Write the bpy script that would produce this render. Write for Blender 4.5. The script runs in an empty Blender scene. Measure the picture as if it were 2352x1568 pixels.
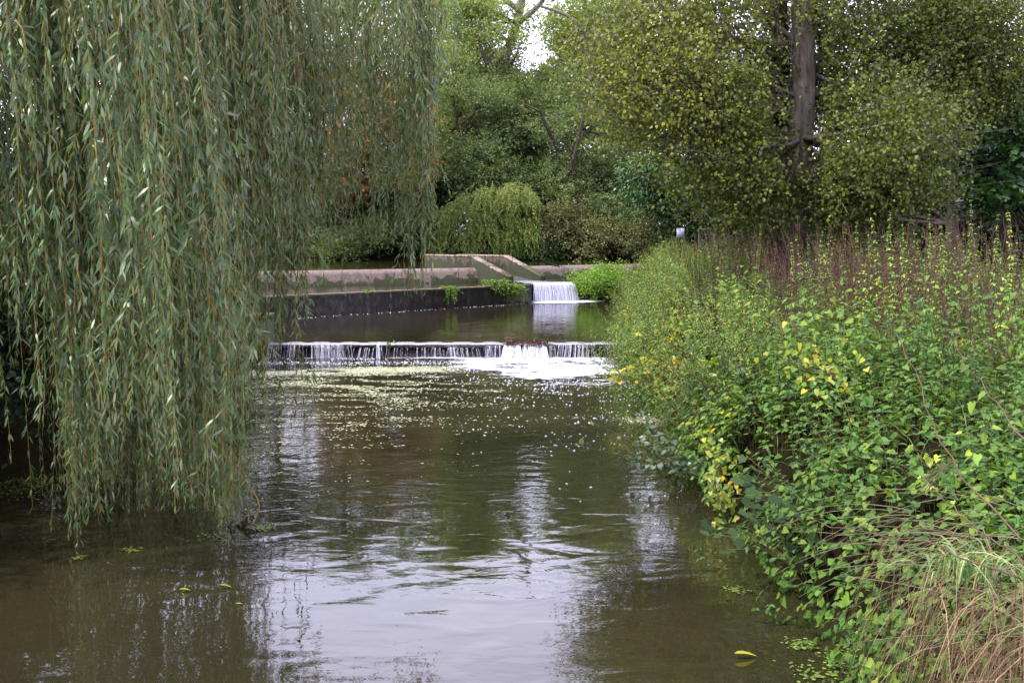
import bpy, math
import numpy as np
rng = np.random.default_rng(11)
SC = bpy.context.scene
COL = SC.collection
PI = math.pi
R = math.radians
# ---------------------------------------------------------------- camera
FPX, CX, CY, TH, CAMZ = 2287.0, 1176.0, 784.0, R(6.09), 3.0
def ray(px, py):
    a = (px-CX)/FPX; b = (CY-py)/FPX
    return np.array([a, math.cos(TH)+b*math.sin(TH), -math.sin(TH)+b*math.cos(TH)])
def pd(px, py, d):
    if d >= 47: d = d+5      # everything beyond the upper water stands past the far waterline
    r = ray(px, py); return np.array([0, 0, CAMZ])+r*(d/r[1])
def pz(px, py, z):
    r = ray(px, py); return np.array([0, 0, CAMZ])+r*((z-CAMZ)/r[2])
cam = bpy.data.cameras.new('camera'); co = bpy.data.objects.new('camera', cam); COL.objects.link(co)
cam.lens = 35.0; cam.sensor_width = 36; cam.clip_start = .1; cam.clip_end = 2000
co.location = (0, 0, CAMZ); co.rotation_euler = (PI/2-TH, 0, 0); SC.camera = co
# ---------------------------------------------------------------- helpers
def tag(o, label=None, cat=None, group=None, kind=None):
    if label: o['label'] = label
    if cat: o['category'] = cat
    if group: o['group'] = group
    if kind: o['kind'] = kind
    return o
def empty(name, loc, label, cat, group=None):
    o = bpy.data.objects.new(name, None); COL.objects.link(o); o.location = [float(c) for c in loc]
    o.empty_display_size = .3
    return tag(o, label, cat, group)
def wloc(p):
    v = np.zeros(3)
    while p is not None:
        v = v+np.array(p.location); p = p.parent
    return v
def mesh(name, V, F, mat, parent=None, attr=None, smooth=False):
    """V (n,3) world coordinates; F array (m,k) or list of such arrays"""
    V = np.asarray(V, dtype=np.float64).reshape(-1, 3)
    if parent is not None: V = V-wloc(parent)
    if not isinstance(F, list): F = [F]
    F = [np.asarray(f, dtype=np.int32) for f in F if len(f)]
    me = bpy.data.meshes.new(name)
    me.vertices.add(len(V)); me.vertices.foreach_set('co', V.astype(np.float32).ravel())
    loops = np.concatenate([f.ravel() for f in F])
    tot = np.concatenate([np.full(len(f), f.shape[1], np.int32) for f in F])
    start = np.concatenate([[0], np.cumsum(tot)[:-1]]).astype(np.int32)
    me.loops.add(len(loops)); me.loops.foreach_set('vertex_index', loops.astype(np.int32))
    me.polygons.add(len(tot)); me.polygons.foreach_set('loop_start', start)
    if smooth: me.polygons.foreach_set('use_smooth', np.ones(len(tot), bool))
    if attr is not None:
        a = me.attributes.new('v', 'FLOAT', 'POINT'); a.data.foreach_set('value', np.asarray(attr, np.float32))
    me.update(calc_edges=True)
    me.materials.append(mat)
    o = bpy.data.objects.new(name, me); COL.objects.link(o)
    if parent is not None: o.parent = parent
    return o
class Acc:
    """collects pieces of one mesh"""
    def __init__(s): s.V = []; s.F = {}; s.A = []; s.n = 0
    def add(s, V, F, a=None):
        V = np.asarray(V, float).reshape(-1, 3); F = np.asarray(F)
        if not len(V): return s
        s.V.append(V); s.F.setdefault(F.shape[1], []).append(F+s.n)
        s.A.append(np.zeros(len(V)) if a is None else np.broadcast_to(a, (len(V),)))
        s.n += len(V); return s
    def build(s, name, mat, parent=None, smooth=False):
        return mesh(name, np.concatenate(s.V), [np.concatenate(f) for f in s.F.values()], mat, parent, np.concatenate(s.A), smooth)
def nrm(a):
    return a/np.maximum(np.linalg.norm(a, axis=-1, keepdims=True), 1e-9)
def rvec(n):
    return nrm(rng.normal(size=(n, 3)))
def U(a, b, n=None): return rng.uniform(a, b, n)
# value noise
_T = rng.random((64, 64, 64)) if False else rng.random((256, 256))
def vn(x, y):
    x = np.asarray(x, float); y = np.asarray(y, float)
    xi = np.floor(x).astype(int); yi = np.floor(y).astype(int); fx = x-xi; fy = y-yi
    fx = fx*fx*(3-2*fx); fy = fy*fy*(3-2*fy)
    g = lambda i, j: _T[i % 256, j % 256]
    return (g(xi, yi)*(1-fx)+g(xi+1, yi)*fx)*(1-fy)+(g(xi, yi+1)*(1-fx)+g(xi+1, yi+1)*fx)*fy
def fbm(x, y, o=3):
    s = 0; a = .5; t = 0
    for k in range(o): s = s+a*vn(x*2**k+17*k, y*2**k+31*k); t += a; a *= .5
    return s/t
# batch tubes: P (m,k,3), Rr (m,k)
def tubes(P, Rr, sides=3, v=None):
    P = np.asarray(P, float); m, k, _ = P.shape
    Rr = np.broadcast_to(Rr, (m, k))
    T = np.gradient(P, axis=1); T = nrm(T)
    ref = np.where(np.abs(T[..., 2:3]) > .9, np.array([1., 0, 0]), np.array([0, 0, 1.]))
    ref = np.broadcast_to(ref[:, :1], T.shape)
    A = nrm(np.cross(T, ref)); B = np.cross(T, A)
    th = np.arange(sides)*2*PI/sides
    V = P[:, :, None]+Rr[..., None, None]*(A[:, :, None]*np.cos(th)[:, None]+B[:, :, None]*np.sin(th)[:, None])
    i = np.arange(m)[:, None, None]*k*sides+np.arange(k-1)[None, :, None]*sides
    j = np.arange(sides); j2 = (j+1) % sides
    F = np.stack([i+j, i+j2, i+j2+sides, i+j+sides], -1).reshape(-1, 4)
    a = np.zeros(m*k*sides) if v is None else np.repeat(np.broadcast_to(v, (m,)), k*sides)
    return V.reshape(-1, 3), F, a
def path(pts, n):
    """smooth resample of a list of points (Catmull-Rom)"""
    p = np.array(pts, float); p = np.vstack([2*p[0]-p[1], p, 2*p[-1]-p[-2]])
    m = len(p)-3; t = np.linspace(0, m-1e-6, n); i = t.astype(int); f = (t-i)[:, None]
    a, b, c, d = p[i], p[i+1], p[i+2], p[i+3]
    return .5*((2*b)+(-a+c)*f+(2*a-5*b+4*c-d)*f*f+(-a+3*b-3*c+d)*f**3)
# leaf templates: (x across, y along, z normal)
def tpl(verts, tris): return np.array(verts, float), np.array(tris)
WILLOW = tpl([(0, 0, 0), (-.5, .3, -.01), (.5, .3, -.01), (-.4, .65, -.05), (.4, .65, -.05), (0, 1, -.16)],
             [(0, 2, 1), (1, 2, 4), (1, 4, 3), (3, 4, 5)])
OVATE = tpl([(0, 0, 0), (0, .45, -.03), (0, 1, -.2), (-.4, .16, .06), (-.5, .38, .05), (-.33, .68, -.02), (.4, .16, .06), (.5, .38, .05), (.33, .68, -.02)],
            [(0, 1, 4), (0, 4, 3), (1, 5, 4), (1, 2, 5), (0, 7, 1), (0, 6, 7), (1, 7, 8), (1, 8, 2)])
HEART = tpl([(0, 0, 0), (0, .5, -.04), (0, 1, -.15), (-.3, -.16, .05), (-.55, .12, .1), (-.42, .5, .04), (.3, -.16, .05), (.55, .12, .1), (.42, .5, .04)],
            [(0, 1, 5), (0, 5, 4), (0, 4, 3), (1, 2, 5), (0, 8, 1), (0, 7, 8), (0, 6, 7), (1, 8, 2)])
DIA = tpl([(0, 0, 0), (-.5, .45, .07), (.5, .45, .07), (0, 1, 0)], [(0, 2, 1), (1, 2, 3)])
DELT = tpl([(0, 0, 0), (-.5, .25, .08), (.5, .25, .08), (-.3, .62, .02), (.3, .62, .02), (0, 1, -.1)], [(0, 2, 1), (1, 2, 4), (1, 4, 3), (3, 4, 5)])
_r = [(0, 0, 0)]
for k in range(11):
    a = R(-125+25*k); rr = (.5, .3, .72, .42, .85, .5, .85, .42, .72, .3, .5)[k] if k != 5 else 1.0
    rr = [.45, .6, .55, .85, .68, 1, .68, .85, .55, .6, .45][k]
    _r.append((math.sin(a)*rr, .25+math.cos(a)*rr*.8, .04*(k % 2)))
MAPLE = tpl([(x, y, z) for x, y, z in [(0, .2, -.03)]+_r[1:]], [(0, k+1, k) for k in range(1, 11)])
def leaves(pos, d, up, L, W, t=DIA, v=None):
    n = len(pos); d = nrm(d); s = nrm(np.cross(d, up)); z = np.cross(s, d)
    T, F = t
    L = np.broadcast_to(L, (n,)); W = np.broadcast_to(W, (n,))
    V = (pos[:, None]+s[:, None]*(T[None, :, 0:1]*W[:, None, None])+d[:, None]*(T[None, :, 1:2]*L[:, None, None])
         + z[:, None]*(T[None, :, 2:3]*L[:, None, None]))
    FF = (np.arange(n)[:, None, None]*len(T)+F[None]).reshape(-1, 3)
    v = U(0, 1, n) if v is None else v
    return V.reshape(-1, 3), FF, np.repeat(np.clip(v, 0, 1), len(T))
def ribbons(P, W, side, v=None):
    """flat blades: P (m,k,3), W (m,k), side (m,3)"""
    m, k, _ = P.shape; W = np.broadcast_to(W, (m, k))
    V = np.stack([P-side[:, None]*W[..., None]/2, P+side[:, None]*W[..., None]/2], 2)
    i = np.arange(m)[:, None]*k*2+np.arange(k-1)[None]*2
    F = np.stack([i, i+1, i+3, i+2], -1).reshape(-1, 4)
    v = U(0, 1, m) if v is None else v
    return V.reshape(-1, 3), F, np.repeat(v, k*2)
# ---------------------------------------------------------------- materials
def newmat(name):
    m = bpy.data.materials.new(name); m.use_nodes = True; nt = m.node_tree; nt.nodes.clear()
    return m, nt, nt.nodes, nt.links
def nd(N, t, **kw):
    n = N.new(t)
    for k, v in kw.items():
        if k in n.inputs: n.inputs[k].default_value = v
        else: setattr(n, k, v)
    return n
def ramp(N, stops, interp='LINEAR'):
    r = N.new('ShaderNodeValToRGB'); e = r.color_ramp.elements; r.color_ramp.interpolation = interp
    e[0].position = stops[0][0]; e[1].position = stops[-1][0]
    e[0].color = (*stops[0][1], 1); e[1].color = (*stops[-1][1], 1)
    for p, c in stops[1:-1]:
        x = e.new(p); x.color = (*c, 1)
    return r
def leafmat(name, stops, rough=.45, tr=.3, spec=.5, under=None, nscale=.35, nvar=.35):
    m, nt, N, L = newmat(name)
    at = nd(N, 'ShaderNodeAttribute', attribute_name='v'); rp = ramp(N, stops)
    geo = nd(N, 'ShaderNodeNewGeometry'); no = nd(N, 'ShaderNodeTexNoise', Scale=nscale, Detail=2.0)
    L.new(geo.outputs['Position'], no.inputs['Vector'])
    ma = nd(N, 'ShaderNodeMath', operation='MULTIPLY_ADD'); ma.inputs[1].default_value = nvar*2; ma.inputs[2].default_value = -nvar
    L.new(no.outputs['Fac'], ma.inputs[0])
    ad = nd(N, 'ShaderNodeMath', operation='ADD', use_clamp=True); L.new(ma.outputs[0], ad.inputs[0]); L.new(at.outputs['Fac'], ad.inputs[1])
    L.new(ad.outputs[0], rp.inputs[0])
    col = rp.outputs[0]
    if under:
        mx = nd(N, 'ShaderNodeMix', data_type='RGBA'); mx.inputs[7].default_value = (*under, 1)
        L.new(geo.outputs['Backfacing'], mx.inputs[0]); L.new(col, mx.inputs[6]); col = mx.outputs[2]
    p = nd(N, 'ShaderNodeBsdfPrincipled', Roughness=rough); p.inputs['Specular IOR Level'].default_value = spec
    L.new(col, p.inputs['Base Color'])
    t = nd(N, 'ShaderNodeBsdfTranslucent'); g = nd(N, 'ShaderNodeMix', data_type='RGBA', blend_type='MULTIPLY'); g.inputs[0].default_value = 1
    g.inputs[7].default_value = (1.5, 1.5, .5, 1); L.new(col, g.inputs[6]); L.new(g.outputs[2], t.inputs[0])
    mix = nd(N, 'ShaderNodeMixShader'); mix.inputs[0].default_value = tr
    L.new(p.outputs[0], mix.inputs[1]); L.new(t.outputs[0], mix.inputs[2])
    o = N.new('ShaderNodeOutputMaterial'); L.new(mix.outputs[0], o.inputs[0])
    return m
def noisemat(name, stops, scale=4, detail=6, rough=.85, bump=.3, stretch=(1, 1, 1), dist=.02, spec=.3, mscale=None, moss=None, mossamt=.5):
    m, nt, N, L = newmat(name)
    geo = nd(N, 'ShaderNodeNewGeometry'); mp = nd(N, 'ShaderNodeMapping'); mp.inputs['Scale'].default_value = stretch
    L.new(geo.outputs['Position'], mp.inputs[0])
    no = nd(N, 'ShaderNodeTexNoise', Scale=scale, Detail=detail, Roughness=.65); L.new(mp.outputs[0], no.inputs['Vector'])
    rp = ramp(N, stops); L.new(no.outputs['Fac'], rp.inputs[0]); col = rp.outputs[0]
    if moss:
        n2 = nd(N, 'ShaderNodeTexNoise', Scale=mscale or 1.5, Detail=5.0); L.new(geo.outputs['Position'], n2.inputs['Vector'])
        r2 = ramp(N, [(mossamt-.04, (0, 0, 0)), (mossamt+.04, (1, 1, 1))]); L.new(n2.outputs['Fac'], r2.inputs[0])
        mx = nd(N, 'ShaderNodeMix', data_type='RGBA'); mx.inputs[7].default_value = (*moss, 1)
        L.new(r2.outputs[0], mx.inputs[0]); L.new(col, mx.inputs[6]); col = mx.outputs[2]
    p = nd(N, 'ShaderNodeBsdfPrincipled', Roughness=rough); p.inputs['Specular IOR Level'].default_value = spec
    L.new(col, p.inputs['Base Color'])
    b = nd(N, 'ShaderNodeBump', Strength=bump, Distance=dist); L.new(no.outputs['Fac'], b.inputs['Height']); L.new(b.outputs[0], p.inputs['Normal'])
    o = N.new('ShaderNodeOutputMaterial'); L.new(p.outputs[0], o.inputs[0])
    return m
def watermat(name, base, s1, s2, b1, b2):
    m, nt, N, L = newmat(name)
    geo = nd(N, 'ShaderNodeNewGeometry'); mp = nd(N, 'ShaderNodeMapping'); mp.inputs['Scale'].default_value = (.75, 1.25, 1)
    L.new(geo.outputs['Position'], mp.inputs[0])
    n1 = nd(N, 'ShaderNodeTexNoise', Scale=s1, Detail=1.5, Roughness=.45, Distortion=.8); L.new(mp.outputs[0], n1.inputs['Vector'])
    n2 = nd(N, 'ShaderNodeTexNoise', Scale=s2, Detail=2.0, Roughness=.5, Distortion=.5); L.new(mp.outputs[0], n2.inputs['Vector'])
    # gusts: patches where the fine ripple is stronger
    n3 = nd(N, 'ShaderNodeTexNoise', Scale=.45, Detail=2.0); L.new(mp.outputs[0], n3.inputs['Vector'])
    r3 = ramp(N, [(.38, (.25, .25, .25)), (.62, (1, 1, 1))]); L.new(n3.outputs['Fac'], r3.inputs[0])
    mu = nd(N, 'ShaderNodeMath', operation='MULTIPLY'); L.new(n2.outputs['Fac'], mu.inputs[0]); L.new(r3.outputs[0], mu.inputs[1])
    # choppier close below the weir, calm downstream
    sp_ = nd(N, 'ShaderNodeSeparateXYZ'); L.new(geo.outputs['Position'], sp_.inputs[0])
    mr = nd(N, 'ShaderNodeMapRange'); mr.inputs[1].default_value = 7; mr.inputs[2].default_value = 17; mr.inputs[3].default_value = 1; mr.inputs[4].default_value = 3.2
    L.new(sp_.outputs[1], mr.inputs[0]); mm = nd(N, 'ShaderNodeMath', operation='MULTIPLY'); L.new(mu.outputs[0], mm.inputs[0]); L.new(mr.outputs[0], mm.inputs[1]); mu = mm
    bA = nd(N, 'ShaderNodeBump', Strength=1.0, Distance=b1); L.new(n1.outputs['Fac'], bA.inputs['Height'])
    bB = nd(N, 'ShaderNodeBump', Strength=1.0, Distance=b2); L.new(mu.outputs[0], bB.inputs['Height']); L.new(bA.outputs[0], bB.inputs['Normal'])
    nc = nd(N, 'ShaderNodeTexNoise', Scale=.3, Detail=3.0); L.new(geo.outputs['Position'], nc.inputs['Vector'])
    rc = ramp(N, [(.35, tuple(.8*c for c in base)), (.65, tuple(1.2*c for c in base))]); L.new(nc.outputs['Fac'], rc.inputs[0])
    p = nd(N, 'ShaderNodeBsdfPrincipled', Roughness=.02, IOR=1.65); L.new(rc.outputs[0], p.inputs['Base Color']); L.new(bB.outputs[0], p.inputs['Normal'])
    o = N.new('ShaderNodeOutputMaterial'); L.new(p.outputs[0], o.inputs[0])
    return m
M = {}
M['willow'] = leafmat('willow_leaf', [(0, (.015, .04, .006)), (.5, (.042, .095, .014)), (.85, (.085, .155, .026)), (1, (.26, .31, .05))], .38, .18, .38, under=(.2, .26, .165), nscale=1.6, nvar=.25)
M['willow_twig'] = noisemat('willow_twig_bark', [(.3, (.2, .12, .02)), (.7, (.36, .24, .05))], 3, 2, .6, 0)
M['willow_bark'] = noisemat('willow_bark', [(.3, (.05, .04, .03)), (.7, (.13, .11, .08))], 6, 6, .9, .8, (1, 1, .25))
M['ash'] = leafmat('ash_leaf', [(0, (.1, .15, .05)), (.6, (.19, .25, .085)), (1, (.33, .37, .13))], .6, .45, .2, nscale=.25)
M['alder'] = leafmat('alder_leaf', [(0, (.05, .08, .027)), (.6, (.115, .16, .055)), (1, (.23, .27, .1))], .6, .3, .25, nscale=.3)
M['autumn'] = leafmat('autumn_leaf', [(0, (.05, .08, .02)), (.45, (.11, .13, .03)), (.7, (.17, .11, .04)), (1, (.2, .085, .045))], .6, .3, .3, nscale=.5, nvar=.5)
M['poplar'] = leafmat('poplar_leaf', [(0, (.042, .064, .011)), (.5, (.11, .145, .02)), (.88, (.2, .225, .032)), (1, (.33, .3, .025))], .5, .35, .3, under=(.075, .085, .03), nscale=.3, nvar=.35)
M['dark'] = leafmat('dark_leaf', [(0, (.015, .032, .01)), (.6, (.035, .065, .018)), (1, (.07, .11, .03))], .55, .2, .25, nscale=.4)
M['laurel'] = leafmat('laurel_leaf', [(0, (.014, .045, .008)), (.6, (.03, .085, .014)), (1, (.06, .15, .025))], .4, .15, .35, nscale=.6)
M['hedge'] = leafmat('hedge_leaf', [(0, (.065, .1, .035)), (.6, (.13, .18, .06)), (1, (.23, .28, .1))], .6, .35, .25)
M['brownbush'] = leafmat('scrub_leaf', [(0, (.06, .07, .025)), (.6, (.12, .125, .045)), (1, (.22, .2, .08))], .6, .25, .3)
M['smallwillow'] = leafmat('pale_willow_leaf', [(0, (.12, .17, .035)), (.6, (.25, .3, .08)), (1, (.42, .42, .16))], .5, .35, .4, nscale=.7, nvar=.3)
M['lime'] = leafmat('lime_leaf', [(0, (.09, .17, .02)), (.6, (.15, .27, .03)), (1, (.24, .34, .04))], .45, .4, .4)
M['nettle'] = leafmat('nettle_leaf', [(0, (.02, .06, .008)), (.45, (.065, .15, .018)), (.8, (.19, .33, .04)), (1, (.4, .38, .05))], .5, .22, .25, under=(.12, .2, .05), nscale=.9, nvar=.3)
M['bindweed'] = leafmat('bindweed_leaf', [(0, (.04, .1, .012)), (.5, (.11, .2, .025)), (.85, (.22, .29, .035)), (1, (.48, .38, .03))], .5, .4, .25, nscale=.8, nvar=.35)
M['yellowvine'] = leafmat('yellowing_vine_leaf', [(0, (.08, .15, .02)), (.55, (.2, .27, .03)), (.85, (.4, .36, .03)), (1, (.5, .33, .02))], .45, .4, .4, nscale=1.2, nvar=.2)
M['herb'] = leafmat('willowherb_leaf', [(0, (.08, .14, .02)), (.6, (.2, .29, .045)), (1, (.42, .42, .08))], .5, .35, .4, nscale=.5)
M['grass'] = leafmat('grass_blade', [(0, (.06, .13, .03)), (.7, (.13, .22, .06)), (1, (.3, .3, .12))], .5, .3, .4)
M['hay'] = leafmat('dry_grass_blade', [(0, (.05, .027, .016)), (.6, (.13, .078, .045)), (1, (.3, .2, .12))], .7, .2, .2)
M['butterbur'] = leafmat('dull_broad_leaf', [(0, (.012, .03, .008)), (1, (.035, .065, .018))], .65, .15, .12)
M['greyleaf'] = leafmat('round_alder_leaf', [(0, (.05, .09, .045)), (.8, (.11, .16, .08)), (1, (.2, .3, .05))], .38, .25, .6, under=(.16, .2, .15))
M['seed'] = leafmat('dead_seed_head', [(0, (.06, .028, .022)), (.6, (.12, .06, .045)), (1, (.22, .14, .1))], .8, .15, .1)
M['stalk'] = noisemat('dead_stalk', [(.3, (.05, .022, .018)), (.7, (.13, .07, .05))], 5, 3, .8, 0)
M['stalkpale'] = noisemat('pale_stalk', [(.3, (.1, .1, .05)), (.7, (.22, .19, .1))], 5, 3, .8, 0)
M['stalkgreen'] = noisemat('green_stalk', [(.3, (.04, .055, .012)), (.7, (.1, .085, .03))], 5, 3, .7, 0)
M['bark'] = noisemat('poplar_bark', [(.28, (.028, .023, .017)), (.48, (.12, .1, .077)), (.72, (.24, .2, .16))], 7, 8, .95, 1.0, (1, 1, .22), .06)
M['darkbark'] = noisemat('dark_bark', [(.3, (.018, .013, .01)), (.7, (.06, .045, .035))], 5, 6, .95, .8, (1, 1, .3), .04)
M['soil'] = noisemat('bank_soil', [(.3, (.006, .005, .003)), (.55, (.014, .012, .006)), (.75, (.024, .024, .009))], 2.5, 8, 1.0, .6, spec=0.0)
M['water'] = watermat('river_water', (.018, .0158, .007), 2.0, 8, .0075, .0015)
M['water2'] = watermat('pool_water', (.016, .012, .007), 2.4, 8, .008, .0012)
M['water3'] = watermat('upper_water', (.028, .03, .01), 1.5, 6, .004, .0006)
M['black'] = leafmat('yew_and_shade_leaf', [(0, (.006, .015, .006)), (.6, (.015, .03, .01)), (1, (.035, .055, .016))], .6, .1, .15)  # yew colour; also shade put into the leaves of trees behind the willow
def emptymat(name, col, rough=.5):
    m, nt, N, L = newmat(name)
    p = nd(N, 'ShaderNodeBsdfPrincipled', Roughness=rough); p.inputs['Base Color'].default_value = (*col, 1)
    o = N.new('ShaderNodeOutputMaterial'); L.new(p.outputs[0], o.inputs[0]); return m
# weathered concrete: pinkish above, moss low down (height is a real growth limit, the damp foot)
def weirmat(name, stops, ztop, zlow, mossc, wet=False):
    m, nt, N, L = newmat(name)
    geo = nd(N, 'ShaderNodeNewGeometry'); sep = nd(N, 'ShaderNodeSeparateXYZ'); L.new(geo.outputs['Position'], sep.inputs[0])
    n1 = nd(N, 'ShaderNodeTexNoise', Scale=22, Detail=8.0, Roughness=.7); L.new(geo.outputs['Position'], n1.inputs['Vector'])
    rp = ramp(N, stops); L.new(n1.outputs['Fac'], rp.inputs[0])
    # vertical dark streaks
    mp = nd(N, 'ShaderNodeMapping'); mp.inputs['Scale'].default_value = (1.6, 1.6, .25); L.new(geo.outputs['Position'], mp.inputs[0])
    n2 = nd(N, 'ShaderNodeTexNoise', Scale=1.6, Detail=5.0); L.new(mp.outputs[0], n2.inputs['Vector'])
    r2 = ramp(N, [(.5, (1, 1, 1)), (.72, (.3, .27, .25))]); L.new(n2.outputs['Fac'], r2.inputs[0])
    mu = nd(N, 'ShaderNodeMix', data_type='RGBA', blend_type='MULTIPLY'); mu.inputs[0].default_value = .9
    L.new(rp.outputs[0], mu.inputs[6]); L.new(r2.outputs[0], mu.inputs[7])
    n3 = nd(N, 'ShaderNodeTexNoise', Scale=2.2, Detail=6.0, Roughness=.6); L.new(geo.outputs['Position'], n3.inputs['Vector'])
    mr = nd(N, 'ShaderNodeMapRange'); mr.inputs[1].default_value = zlow; mr.inputs[2].default_value = ztop
    mr.inputs[3].default_value = .3; mr.inputs[4].default_value = -.22; L.new(sep.outputs[2], mr.inputs[0])
    ad = nd(N, 'ShaderNodeMath', operation='ADD'); L.new(n3.outputs['Fac'], ad.inputs[0]); L.new(mr.outputs[0], ad.inputs[1])
    r3 = ramp(N, [(.52, (0, 0, 0)), (.57, (1, 1, 1))]); L.new(ad.outputs[0], r3.inputs[0])
    nm = nd(N, 'ShaderNodeTexNoise', Scale=14, Detail=4.0); L.new(geo.outputs['Position'], nm.inputs['Vector'])
    rm = ramp(N, [(.35, tuple(c*.35 for c in mossc)), (.65, mossc)]); L.new(nm.outputs['Fac'], rm.inputs[0])
    mx = nd(N, 'ShaderNodeMix', data_type='RGBA'); L.new(r3.outputs[0], mx.inputs[0]); L.new(mu.outputs[2], mx.inputs[6]); L.new(rm.outputs[0], mx.inputs[7])
    # shutter joints every 2.3 m and a few hair cracks
    fr = nd(N, 'ShaderNodeMath', operation='MULTIPLY'); fr.inputs[1].default_value = 1/2.3; L.new(sep.outputs[0], fr.inputs[0])
    fr2 = nd(N, 'ShaderNodeMath', operation='FRACT'); L.new(fr.outputs[0], fr2.inputs[0])
    jt = nd(N, 'ShaderNodeMath', operation='LESS_THAN'); jt.inputs[1].default_value = .014; L.new(fr2.outputs[0], jt.inputs[0])
    vo = nd(N, 'ShaderNodeTexVoronoi', feature='DISTANCE_TO_EDGE', Scale=.8); L.new(n3.outputs['Color'], vo.inputs['Vector'])
    vl_ = nd(N, 'ShaderNodeMath', operation='LESS_THAN'); vl_.inputs[1].default_value = .004; L.new(vo.outputs['Distance'], vl_.inputs[0])
    jm = nd(N, 'ShaderNodeMath', operation='MAXIMUM'); L.new(jt.outputs[0], jm.inputs[0]); L.new(vl_.outputs[0], jm.inputs[1])
    mj = nd(N, 'ShaderNodeMix', data_type='RGBA'); mj.inputs[7].default_value = (.03, .024, .018, 1); L.new(jm.outputs[0], mj.inputs[0]); L.new(mx.outputs[2], mj.inputs[6]); mx = mj
    p = nd(N, 'ShaderNodeBsdfPrincipled', Roughness=.3 if wet else .8); L.new(mx.outputs[2], p.inputs['Base Color'])
    b = nd(N, 'ShaderNodeBump', Strength=.6, Distance=.02); L.new(n1.outputs['Fac'], b.inputs['Height'])
    b2 = nd(N, 'ShaderNodeBump', Strength=.8, Distance=.05); L.new(r3.outputs[0], b2.inputs['Height']); L.new(b.outputs[0], b2.inputs['Normal'])
    L.new(b2.outputs[0], p.inputs['Normal'])
    o = N.new('ShaderNodeOutputMaterial'); L.new(p.outputs[0], o.inputs[0]); return m
CS = [(.3, (.05, .035, .027)), (.5, (.13, .092, .073)), (.7, (.25, .183, .15))]
M['crest'] = weirmat('crest_concrete', CS, 1.6, .85, (.04, .048, .008))
M['cwall'] = weirmat('mossy_concrete', [(.3, (.025, .018, .012)), (.5, (.1, .065, .045)), (.7, (.22, .15, .11))], 2.5, 1.25, (.035, .042, .008))
M['cap'] = weirmat('cap_concrete', [(.3, (.1, .075, .055)), (.5, (.24, .18, .145)), (.7, (.34, .26, .21))], 2.7, 1.0, (.06, .065, .015))
M['wetwall'] = noisemat('black_wet_wall', [(.38, (.003, .003, .003)), (.55, (.018, .013, .012)), (.7, (.085, .06, .05))], 6, 9, .35, 1.0, (1, 1, .45), .05, .5)
M['ledgetop'] = noisemat('mossy_ledge_top', [(.3, (.05, .05, .02)), (.55, (.12, .1, .05)), (.75, (.25, .2, .12))], 5, 8, .5, .5)
M['lip'] = noisemat('wet_lip', [(.3, (.03, .025, .02)), (.7, (.12, .1, .08))], 8, 6, .2, .3)
M['moss'] = leafmat('moss_tuft', [(0, (.06, .08, .01)), (1, (.16, .17, .02))], .8, .2, .1)
def foammat(name, col, lo, hi, scale, stretch=(1, 1, 1), attr=False):
    m, nt, N, L = newmat(name)
    geo = nd(N, 'ShaderNodeNewGeometry'); mp = nd(N, 'ShaderNodeMapping'); mp.inputs['Scale'].default_value = stretch
    L.new(geo.outputs['Position'], mp.inputs[0])
    no = nd(N, 'ShaderNodeTexNoise', Scale=scale, Detail=6.0, Roughness=.7, Distortion=.6); L.new(mp.outputs[0], no.inputs['Vector'])
    at = nd(N, 'ShaderNodeAttribute', attribute_name='v')
    ad = nd(N, 'ShaderNodeMath', operation='ADD'); L.new(no.outputs['Fac'], ad.inputs[0]); L.new(at.outputs['Fac'], ad.inputs[1])
    rp = ramp(N, [(lo, (0, 0, 0)), (hi, (1, 1, 1))]); L.new(ad.outputs[0], rp.inputs[0])
    p = nd(N, 'ShaderNodeBsdfPrincipled', Roughness=.5); p.inputs['Base Color'].default_value = (*col, 1)
    b = nd(N, 'ShaderNodeBump', Strength=.5, Distance=.03); L.new(no.outputs['Fac'], b.inputs['Height']); L.new(b.outputs[0], p.inputs['Normal'])
    t = nd(N, 'ShaderNodeBsdfTransparent'); mx = nd(N, 'ShaderNodeMixShader')
    L.new(rp.outputs[0], mx.inputs[0]); L.new(t.outputs[0], mx.inputs[1]); L.new(p.outputs[0], mx.inputs[2])
    o = N.new('ShaderNodeOutputMaterial'); L.new(mx.outputs[0], o.inputs[0]); return m
M['foam'] = foammat('foam', (.6, .6, .66), .94, 1.3, 6, (.5, 1.9, 1))
M['bubble'] = emptymat('bubble', (.5, .5, .56), .3)
def duckmat():
    m = leafmat('duckweed', [(0, (.2, .22, .11)), (.6, (.34, .35, .21)), (1, (.52, .52, .37))], .7, .05, .2, nscale=2)
    return m
M['duck'] = duckmat()
M['algae'] = leafmat('algae', [(0, (.04, .07, .005)), (1, (.16, .22, .02))], .5, .1, .4)
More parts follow.
